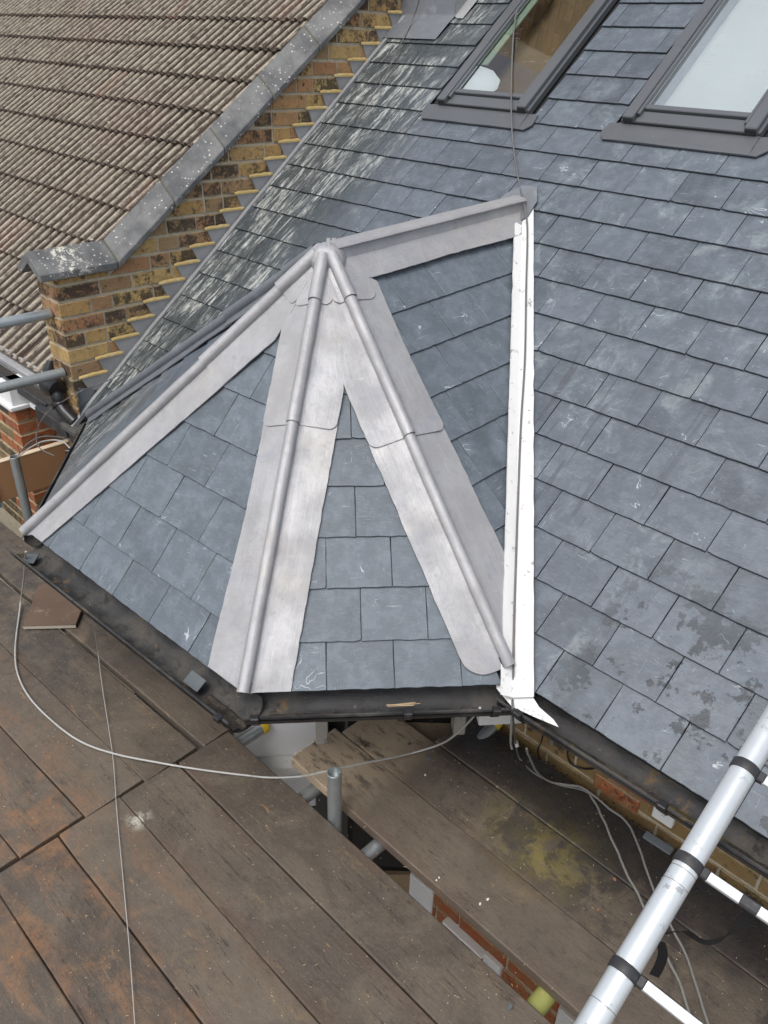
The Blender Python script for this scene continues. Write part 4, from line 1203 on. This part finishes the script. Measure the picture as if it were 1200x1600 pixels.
# outer lift, far lengths (left of the joint)
for yr, lab in ((-.408, 'scaffold board beyond the butt joint lying closest under the bay gutter'),
                (-.650, 'second scaffold board from the bay beyond the butt joint, crossed by the thin wire'),
                (-.873, 'third scaffold board from the bay beyond the butt joint, under the white cable'),
                (-1.098, 'fourth scaffold board from the bay beyond the butt joint at the left edge'),
                (-1.322, 'outermost far scaffold board at the lower left edge beyond the butt joint')):
    board(-4.2, -.684+random.uniform(-.004, .003), yr-.205, yr-.008, W2-.001, lab)
# inner lift
inner = [(-.405, xr, -.224, -.218, 'inner scaffold board with a splintered pale end, next to the upright tube'),
         (-.375, xr, -.001, .005, 'second inner scaffold board with a bleached end under the bay gutter'),
         (-.10, xr, .222, .228, 'blackened inner scaffold board tight against the house wall')]
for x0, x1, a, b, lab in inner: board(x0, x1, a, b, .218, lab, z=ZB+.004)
board(-.33, .55, .218, .222, .214, 'short pale scaffold board poking out beneath the bay gutter', z=ZB-.045)
# metal hoop on the butt joint
mb = MB().bbox(-.012, .012, -.5, .5, -.06, -.045, .002, Matrix.Translation((-.688, -1.0, ZB)))
tag(mb.obj('joint_batten', 'debris_wood'), 'dark timber batten under the butt joint of the boards', 'batten')
# splintered end of the inner board
mb = MB()
for i in range(9):
    y = -.325+.02*i+random.uniform(-.004, .004); l = random.uniform(.004, .024)
    mb.bbox(-.405-l, -.39, y, y+random.uniform(.006, .014), ZB-.022+random.uniform(-.01, .01), ZB+.002, .002)
spl = mb.obj('splintered_end', 'pale_wood'); spl.parent = [o for o in bpy.data.objects if o.name.startswith('scaffold_board') and 'splintered' in o.get('label', '')][0]
spl.matrix_parent_inverse = spl.parent.matrix_world.inverted()

# ================================================================= SCAFFOLD TUBES
def tube_obj(a, b, label, mat='galv', cap=None, group='galvanised scaffold tubes', r=.0242):
    a, b = Vector(a), Vector(b)
    t = empty('scaffold_tube', tuple(a), label, 'scaffold tube', group)
    tb_ = MB().pipe(a, b, r, r-.004, 24).obj('tube', mat, t, smooth=True)
    if cap:
        d = (a-b).normalized()
        MB().lathe(a-d*.024, a+d*.01, [(0, r-.002), (0, r+.0022), (.026, r+.0022), (.029, r-.002), (.029, .0005)], 24).obj('end_cap', cap, t, smooth=True)
    return t
tube_obj((-.108, -.384, -.415), (-.108, -.384, -3.3), 'short upright galvanised tube end standing in the gap between the boards')
tube_obj((-2.76, -.27, -.30), (-2.76, -.27, -3.3), 'upright galvanised tube at the left edge beside the orange board', 'galv_dull')
tube_obj((-2.500, -.045, .478), (-2.500, -1.9, .478), 'upper horizontal tube butting the end of the party wall')
tube_obj((-2.475, -.045, .192), (-2.475, -1.9, .192), 'lower horizontal tube at the foot of the party wall, stained', 'galv_dull')
tube_obj((-.655, -.262, -.697), (-.655, -1.9, -.697), 'yellow capped tube end in front of the white bay post', 'galv', 'yellow_cap')
tube_obj((-.285, .3, -.697), (-.285, -1.9, -.697), 'tube crossing under the boards just left of the upright tube end', 'galv_dull')
tube_obj((.040, .3, -.697), (.040, -1.9, -.697), 'bright tube crossing the gap under the boards', 'galv')
tube_obj((.004, .350, -.612), (.004, .1, -.70), 'yellow capped tube end by the house wall, below the gutter corner', 'galv', 'yellow_cap')
tube_obj((.727, .4, -.697), (.727, -1.9, -.697), 'tube with a faded green sleeve crossing the gap near the bottom edge', 'galv_dull')
tag(MB().lathe((.727, -.28, -.697), (.727, -.48, -.697), [(0, .026), (0, .030), (.2, .030), (.2, .026)], 20).obj('tube_sleeve', 'green_cap', None, smooth=True), 'faded yellow green sleeve on a tube down the gap at the bottom edge', 'sleeve')

# ladder beam at the right: round stile, black bands and flat rungs
lad = empty('ladder', (1.06, -.9, .4), 'pale metal scaffold ladder with black bands leaning across the lower right corner', 'ladder')
La = Vector((1.058, -.904, .408)); Lb = Vector((1.0395, -.395, .617)); ld = (Lb-La).normalized()
S0 = La-ld*.55; S1 = Lb+ld*.9
rd = Vector((1.0, .055, -.09)); rd = (rd-ld*rd.dot(ld)).normalized()
MB().pipe(S0, S1, .0215, .018, 32).obj('stile', 'ali', lad, smooth=True)
MB().pipe(S0+rd*.36, S1+rd*.36, .0215, .018, 32).obj('stile', 'ali', lad, smooth=True)
lz = ld.cross(rd).normalized()
if lz.z < 0: lz = -lz
def lmat(o): return Matrix(((rd.x, ld.x, lz.x, o.x), (rd.y, ld.y, lz.y, o.y), (rd.z, ld.z, lz.z, o.z), (0, 0, 0, 1)))
def proj_t(px, py):  # position along the stile nearest a picture row
    best = None
    for i in range(800):
        t = i/800; q = PX(S0.lerp(S1, t)); d = abs(q[1]-py)
        if best is None or d < best[0]: best = (d, t)
    return S0.lerp(S1, best[1])
TS = [(La+ld*.092), (La+ld*.092+ld*.196), (La+ld*.092+ld*.392), (La+ld*.092-ld*.196)]
for C in TS:
    MB().lathe(C-ld*.0105, C+ld*.0105, [(0, .0210), (0, .0232), (.001, .0238), (.017, .0238), (.018, .0232), (.018, .0210)], 32).obj('band', 'black_rubber', lad, smooth=True)
    MB().bbox(.021, .034, -.009, .009, -.006, .008, .002, lmat(C)).obj('band_clip', 'black_rubber', lad)
    MB().bbox(.030, .340, -.0085, .0085, -.005, .005, .0015, lmat(C)).obj('rung', 'ali', lad)
# short lines scribed on the stile
for s in (.27, .03, .245): 
    C = La+ld*s
    MB().tube([C-ld*.0005, C+ld*.0005], .02175, 28, False).obj('scribe_line', 'cable_dark', lad, smooth=True)
# black strap
def zpt(u, v, z):
    d = rt*((u-600)/1266.55)-up*((v-800)/1266.55)+fw; t = (z-CAM.z)/d.z; return CAM+d*t
def ribbon(pts, wv, name, mat, label, cat, n=6):
    S = spline(pts, n); rows = []
    Wv = spline(wv, n) if len(wv) == len(pts) else [Vector(wv[0])]*len(S)
    for a, b in zip(S, Wv): rows.append([a-b*.5, a+b*.5])
    mb = MB().grid(rows); mb.grid([[p-Vector((0, 0, .002)) for p in r_][::-1] for r_ in rows])
    return tag(mb.obj(name, mat, None, smooth=True), label, cat)
L_ = lambda u, v, d: CAM+(rt*((u-600)/1266.55)-up*((v-800)/1266.55)+fw)*d
ribbon([L_(1022, 1462, 1.42), L_(1040, 1457, 1.42), L_(1070, 1455, 1.42), L_(1085, 1464, 1.42), L_(1105, 1472, 1.41), L_(1130, 1466, 1.40), L_(1150, 1450, 1.38), L_(1168, 1428, 1.36), L_(1178, 1412, 1.34), L_(1150, 1405, 1.33)],
       [Vector((.012, .0, .014))]*4+[Vector((.0, .002, .012))]*2+[Vector((.016, .0, .014))]*2+[Vector((.03, .0, .012))]*2, 'strap', 'black_webbing', 'twisted black webbing strap hanging from the ladder rung', 'strap')
ribbon([L_(1032, 1470, 1.43), L_(1036, 1490, 1.44), L_(1030, 1510, 1.46), L_(1022, 1524, 1.48)], [Vector((.016, .006, 0))], 'strap_tail', 'black_webbing', 'loose tail of black strap hanging behind the ladder stile', 'strap')
MB().bbox(.0, .032, -.0095, .0095, -.007, .0065, .003, lmat(TS[1]+rd*.085)).obj('tape_wrap', 'black_rubber', lad)

# ================================================================= CABLES
def cable(pts, r, mat, name, label, cat='cable', n=8, jitter=0, group=None):
    S = spline(pts, n)
    if jitter: S = [p+Vector((mnoise.noise(p*23), mnoise.noise(p*23+Vector((5, 5, 5))), 0))*jitter for p in S]
    return tag(MB().tube(S, r, 8).obj(name, mat, None, smooth=True), label, cat, group)
zt = ZB+.012
cable([zpt(40, 862, -.03), zpt(39, 880, -.12), zpt(37, 905, -.35), zpt(33, 935, -.58), zpt(30, 960, zt), zpt(24, 1010, zt), zpt(27, 1050, zt), zpt(45, 1088, zt), zpt(80, 1125, zt), zpt(125, 1158, zt), zpt(180, 1178, zt), zpt(250, 1192, zt), zpt(310, 1202, zt), zpt(380, 1211, zt), zpt(425, 1215, zt),
       zpt(470, 1213, -.56), zpt(505, 1206, -.47), zpt(560, 1194, -.50), zpt(610, 1184, -.56), zpt(650, 1175, -.60), zpt(690, 1162, -.50), zpt(715, 1145, -.32), zpt(738, 1122, -.14), zpt(750, 1106, -.035)],
      .0036, 'cable', 'white_cable', 'dirty white cable curving over the boards from corner to corner of the bay gutter')
cable([zpt(140, 945, -.05), zpt(147, 980, -.3), zpt(153, 1020, -.58), zpt(160, 1075, zt+.004), zpt(176, 1180, zt), zpt(182, 1260, zt), zpt(192, 1370, zt), zpt(202, 1480, zt), zpt(212, 1620, zt)],
      .0013, 'cable', 'thin_wire', 'thin straight wire running down across the boards at the left', 'wire')
def mpt(u, v, h=0):
    d = rt*((u-600)/1266.55)-up*((v-800)/1266.55)+fw; N = MAIN.n; t = (h-(CAM.dot(N)))/d.dot(N); return CAM+d*t
cable([mpt(820, -30, .05), mpt(805, 30, .052), mpt(800, 100, .050), mpt(799, 180, .055), mpt(803, 235, .03), mpt(812, 290, .030), mpt(820, 325, .055), mpt(824, 360, .040), mpt(822, 450, .040), mpt(820, 560, .040), mpt(814, 660, .040), mpt(810, 760, .040), mpt(806, 880, .040), mpt(803, 980, .040),
       mpt(802, 1050, .040), zpt(801, 1085, -.02), zpt(801, 1110, -.03), zpt(803, 1140, -.25), zpt(806, 1162, -.45), zpt(812, 1185, zt), zpt(835, 1208, zt), zpt(870, 1225, zt), zpt(905, 1233, zt), zpt(922, 1240, zt)],
      .0036, 'cable_dark', 'aerial_cable', 'grey cable hanging over the roof window and down the white valley to the boards')
MB().tube([zpt(806, 1158, -.44), zpt(808, 1166, -.46)], .007, 10).obj('cable_tie', 'debris', None); tag(bpy.data.objects['cable_tie'], 'small white tie on the cable below the gutter corner', 'cable tie')
cable([zpt(800, 1110, -.04), zpt(799, 1135, -.2), zpt(798, 1160, -.42), zpt(800, 1170, -.48)], .004, 'cable', 'cable_stub', 'short cut cable hanging beside the gutter corner')
rp = [(922, 1240), (940, 1275), (960, 1320), (975, 1355), (990, 1385), (1004, 1412), (1018, 1440), (1040, 1490), (1065, 1545), (1085, 1610)]
cable([zpt(a, b, zt) for a, b in rp], .0042, 'rope', 'rope', 'dirty twisted rope trailing over the black boards under the ladder', 'rope', jitter=.003)
cable([zpt(822, 1170, -.3), zpt(838, 1205, -.5), zpt(862, 1222, zt+.01), zpt(900, 1228, zt+.01), zpt(925, 1240, zt+.01), zpt(950, 1262, zt), zpt(980, 1285, zt), zpt(1000, 1330, zt), zpt(1022, 1390, zt), zpt(1050, 1450, zt), zpt(1075, 1500, zt), zpt(1110, 1610, zt)], .0038, 'rope', 'thin_rope', 'second thinner rope lying beside the house wall', 'rope', jitter=.003)
def ypt(u, v, y):
    d = rt*((u-600)/1266.55)-up*((v-800)/1266.55)+fw; t = (y-CAM.y)/d.y; return CAM+d*t
cable([ypt(849, 1142, .26), ypt(846, 1158, .34), ypt(840, 1175, .37), ypt(848, 1195, .375), zpt(862, 1215, -.6)], .003, 'black_plastic', 'black_wire', 'thin black wire dropping from the gutter down the brick wall', 'wire')
cable([ypt(888, 1160, .30), ypt(888, 1185, .37), ypt(900, 1198, .375), ypt(925, 1201, .37), ypt(944, 1190, .30)], .0035, 'black_plastic', 'looped_wire', 'black wire looped against the bricks under the gutter', 'wire')
MB().tube([ypt(862, 1152, .37), ypt(862, 1163, .37)], .008, 10).obj('wire_clip', 'galv', None); tag(bpy.data.objects['wire_clip'], 'small metal clip on the brick wall under the gutter', 'clip')
cable([mpt(662, -25, .2), mpt(645, 30, .045), mpt(618, 85, .045), mpt(590, 140, .045), mpt(550, 190, .04), mpt(510, 245, .035), mpt(465, 300, .035), mpt(425, 350, .035), mpt(395, 390, .035), mpt(370, 430, .035), mpt(320, 475, .05), mpt(260, 530, .06), mpt(200, 578, .07), mpt(150, 602, .08),
       ypt(125, 612, -.06), ypt(88, 634, -.10), ypt(66, 655, -.16), ypt(57, 680, -.2), ypt(62, 700, -.25), ypt(85, 712, -.26)], .0028, 'cable_dark', 'grey_flex', 'grey flex strung down the lead flashing beside the party wall')
cable([ypt(28, 712, -.27), ypt(45, 692, -.22), ypt(68, 682, -.15), ypt(100, 684, -.10), ypt(118, 690, -.08)], .0035, 'cable_dark', 'loop_cable', 'dark cable looping from the left upright tube to the old gutter')
cable([ypt(28, 714, -.27), ypt(48, 699, -.24), ypt(70, 689, -.18), ypt(98, 690, -.14), ypt(118, 712, -.12)], .0035, 'cable', 'pale_loop_cable', 'pale cable looping over the orange board at the left')

# ================================================================= LEFT SIDE
pb = empty('toe_board', (-2.86, 0, -.6), 'orange brown timber board on edge behind the left upright tube', 'timber board')
MB().bbox(-2.92, -2.885, -1.2, .24, -.60, -.375, .003).obj('board_face', 'orange_wood', pb)
MB().bbox(-2.922, -2.883, -1.2, .24, -.3745, -.368, .001).obj('board_edge', 'pale_wood', pb)
rows = []
for i in range(10):
    rows.append([(-2.865+.02*math.sin(i*1.1), -.36-.5*i/9, -.42-.19*k/5+.01*math.sin(i*1.7+k)) for k in range(6)])
tag(MB().grid(rows).obj('blue_sheet', 'tarp', None, smooth=True), 'crumpled blue plastic sheet at the left edge beside the orange board', 'plastic sheet')

# neighbour front: gutter, brick pier, white window
ng = empty('neighbour_gutter', (-3.3, .06, -.06), 'pale lead edged gutter below the ribbed tiles at the left', 'gutter')
MB().bbox(-6, -2.72, .085, .10, -.075, -.012, .002).obj('tile_edge_lead', 'lead', ng)
MB().bbox(-6, -2.72, .03, .075, -.072, -.040, .004).obj('back_edge', 'lead', ng)
MB().bbox(-6, -2.75, -.045, .025, -.098, -.075, .004).obj('channel', 'rust', ng)
MB().bbox(-6, -2.75, -.060, -.047, -.110, -.062, .003).obj('front_lip', 'black_plastic', ng)
nw = empty('neighbour_wall', (-3.6, .1, -3.4), 'neighbour brick pier and white window frame below the left hand gutter', 'house front')
MB().box(-6, -3.11, -.09, .3, -3.4, -.20).obj('mortar_joints', 'mortar', nw)
for c in range(12):
    z = -.275-CZ*c
    x = -3.106
    i = 0
    while x > -4.6:
        L = .215 if (i+c) % 2 else .1025
        if infr(Vector((x-L/2, -.1, z)), 60): face_brick(x-L, x, z, z+.065, [], -.097, nw, 'brick_red' if i < 1 or (i == 1 and c % 2) else 'brick_dark', 'y')
        x -= L+.01; i += 1
    y = -.098; i = 0
    while y < .1:
        L = .1025 if c % 2 and i == 0 else .2
        face_brick(y, min(y+L, .12), z, z+.065, [], -3.102, nw, 'brick_red', 'x'); y += L+.01; i += 1
MB().bbox(-3.36, -3.085, -.125, .13, -.20, -.175, .004).obj('pier_cap', 'upvc', nw)
MB().bbox(-3.31, -3.105, -.105, .13, -.174, -.075, .004).obj('pier_block', 'upvc', nw)
MB().bbox(-6, -3.43, -.03, .13, -.27, -.115, .004).obj('soffit_board', 'upvc_dirty', nw)
for u0_, u1_, dy_ in ((50, 55, 0), (57, 61, .012), (62, 65, .004), (67, 75, -.008)):
    xa_, xb_ = ypt(u0_, 660, .13).x, ypt(u1_, 660, .13).x
    MB().bbox(xa_, xb_, .12+dy_, .16, -1.4, -.12, .002).obj('window_jamb', 'upvc', nw)
MB().bbox(-3.10, -2.62, .162, .175, -1.4, -.1, .002).obj('window_pane', 'dark_glass', nw)
h0_, h1_ = ypt(58, 612, .02), ypt(112, 662, .02)
hz_ = (h0_.z+h1_.z)/2
MB().bbox(h0_.x, h1_.x, -.01, .05, hz_-.035, hz_+.028, .004).obj('window_head', 'upvc', nw)
MB().bbox(h0_.x, h1_.x, -.035, -.011, hz_-.045, hz_-.015, .003).obj('window_bead', 'upvc', nw)
MB().bbox(h0_.x, h1_.x, .051, .12, hz_-.05, hz_+.06, .003).obj('window_head', 'upvc', nw)

# black drain pipe with its bends
dp = empty('drain_pipe', (-2.7, -.06, -.1), 'dirty black plastic drain pipe bending down past the foot of the party wall', 'drain pipe')
def Y(u, v, y): return ypt(u, v, y)
MB().tube([Y(80, 566, .0), Y(76, 580, -.03), Y(76, 596, -.06), Y(84, 604, -.07)], .03, 18, True, [.022, .03, .034, .034]).obj('outlet', 'black_plastic', dp, smooth=True)
MB().tube([Y(74, 600, -.08), Y(78, 603, -.08), Y(88, 606, -.08), Y(91, 609, -.08)], .047, 24, True, [.045, .050, .050, .046]).obj('socket', 'black_plastic', dp, smooth=True)
MB().tube(spline([Y(80, 604, -.08), Y(90, 618, -.085), Y(94, 632, -.085), Y(103, 645, -.08), Y(112, 654, -.07)], 6), .034, 20).obj('bend', 'black_plastic', dp, smooth=True)
MB().tube([Y(92, 628, -.085), Y(95, 634, -.085)], .041, 20).obj('collar', 'black_plastic', dp, smooth=True)
MB().pipe(Y(106, 648, -.08), Y(118, 660, -.07), .030, .024, 20).obj('shoe', 'black_plastic', dp, smooth=True)
MB().bbox(-2.80, -2.46, -.10, -.03, -.150, -.075, .006).obj('hopper', 'gutter', dp)
hb = empty('old_outlet', (-2.40, -.07, -.12), 'broken black gutter outlet packed with silt at the foot of the wall', 'gutter outlet')
MB().bbox(-2.46, -2.30, -.12, .02, -.085, -.045, .01, ).obj('casing', 'gutter', hb)
MB().bbox(-2.43, -2.34, -.10, -.01, -.16, -.08, .012).obj('spout', 'black_plastic', hb)

# ================================================================= OFFCUT + LITTER
off = empty('board_offcut', (-1.93, -.80, ZB), 'thin brown board offcut with a pale cut edge on the scaffold boards at the left', 'offcut')
q0, q1, q2, q3, q4 = [zpt(a, b, ZB+.026) for a, b in ((36, 978), (118, 976), (132, 940), (108, 905), (60, 915))]
V = [q0, q1, q2, q3, q4]; V2 = [p-Vector((0, 0, .018)) for p in V]
MB().add([p+Vector((0, 0, .0)) for p in V]+V2, [(4, 3, 2, 1, 0)[::-1], (0, 5, 6, 1), (1, 6, 7, 2), (2, 7, 8, 3), (3, 8, 9, 4), (4, 9, 5, 0)]).obj('offcut_top', 'offcut', off)
d_ = (q1-q0).normalized(); nrm = Vector((d_.y, -d_.x, 0))
MB().add([q0+nrm*.0015-Vector((0, 0, .002)), q1+nrm*.0015-Vector((0, 0, .002)), q1+nrm*.0015-Vector((0, 0, .017)), q0+nrm*.0015-Vector((0, 0, .017))], [(0, 3, 2, 1)]).obj('cut_edge', 'mortar_pale', off)
def chip(u, v, s, mat, label, name='debris_chip', z=None, cat='debris', flat=.4):
    P = zpt(u, v, ZB+.006 if z is None else z)
    n = 6; V = []
    for k in range(n):
        a = 2*math.pi*k/n+random.uniform(-.3, .3); r_ = s*random.uniform(.6, 1)
        V.append((r_*math.cos(a), r_*math.sin(a)*.7, 0))
    V += [(x*.8, y*.8, s*flat) for x, y, _ in V]
    F = [tuple(range(n, 2*n))]+[(i, (i+1) % n, n+(i+1) % n, n+i) for i in range(n)]
    o = link(name, mesh(name, V, F), mat, None, Matrix.Translation(P) @ Matrix.Rotation(random.uniform(0, 6), 4, 'Z'))
    return tag(o, label, cat)
chip(762, 1406, .009, 'debris', 'brightest small white plaster chip on the inner boards')
chip(750, 1413, .008, 'debris', 'duller plaster chip beside the brightest white one')
chip(797, 1573, .012, 'debris_dark', 'small grey slate chip near the bottom edge on the outer board')
chip(670, 1184, .016, 'debris_dark', 'bluish slate flake beside the white cable on the inner boards', flat=.15)
chip(640, 1162, .013, 'debris_dark', 'slate flake on the bleached end of the second inner board', flat=.15)
chip(960, 1374, .008, 'debris_brick', 'orange brick crumb beside the rope')
chip(935, 1421, .006, 'debris_brick', 'tiny orange crumb left of the ladder on the inner boards')
chip(664, 1211, .006, 'debris', 'white fleck just below the white cable')
chip(686, 1372, .006, 'debris', 'upper white fleck of a pair near the gap')
chip(682, 1376, .006, 'debris', 'lower white fleck of a pair near the gap')
b = MB(); B0 = zpt(1030, 1320, ZB+.02)
tag(MB().bbox(-.055, .045, -.014, .016, 0, .012, .004, Matrix.Translation(B0) @ Matrix.Rotation(R(2), 4, 'Z') @ Matrix.Rotation(R(14), 4, 'X')).obj('slate_piece', 'debris_dark'), 'broken grey slate piece lying in the dirt beside the house wall', 'slate offcut')
# splinters in the bay gutter
t = empty('wood_splinters', tuple(zpt(640, 1100, -.05)), 'thin pale splinters lying in the slanting bay gutter', 'splinters')
for k in range(5):
    a = zpt(606+random.uniform(-3, 10), 1103+random.uniform(-4, 2), -.045); c = zpt(655+random.uniform(-12, 10), 1099+random.uniform(-2, 4), -.045)
    MB().tube([a, c], .0012, 5).obj('splinter', 'debris_wood', t)
# loose grit on the boards
def grit(n, xr_, yr_, mat, name, size, bias=None, elong=1, label=''):
    mb = MB()
    for _ in range(n):
        x = random.uniform(*xr_); y = random.uniform(*yr_)
        if bias and random.random() > bias(x, y): continue
        s = size*random.uniform(.4, 1.3); a = random.uniform(0, 6.3)
        M = Matrix.Translation((x, y, ZB+.0045)) @ Matrix.Rotation(a, 4, 'Z')
        V = [(-s*elong, 0, 0), (0, -s*.7, 0), (s*elong, 0, 0), (0, s*.7, 0), (0, 0, s*.8)]
        mb.add([M @ Vector(v) for v in V], [(0, 1, 4), (1, 2, 4), (2, 3, 4), (3, 0, 4)])
    return tag(mb.obj(name, mat), label, 'debris', kind='stuff')
grit(1600, (-2.4, 1.5), (-1.6, .33), 'debris', 'pale_grit', .0016, label='pale grit scattered over the scaffold boards')
grit(900, (-2.4, 1.5), (-1.6, .33), 'debris_wood', 'wood_dust', .0013, elong=4, label='fine wood slivers scattered over the scaffold boards')
grit(7000, (-.1, 1.6), (.0, .34), 'deck', 'black_silt', .0042, lambda x, y: max(0, (y-.10)/.24)**1.5, label='black silt heaped on the boards against the house wall')
grit(1500, (-2.6, -1.0), (-1.0, -.5), 'debris_dark', 'slate_dust', .002, label='dark slate crumbs on the boards left of the bay')

# ground far below
g = MB().add([(-60, -60, -3.4), (60, -60, -3.4), (60, 60, -3.4), (-60, 60, -3.4)], [(0, 1, 2, 3)]).obj('ground', 'ground')
g['kind'] = 'structure'
bpy.context.view_layer.update()
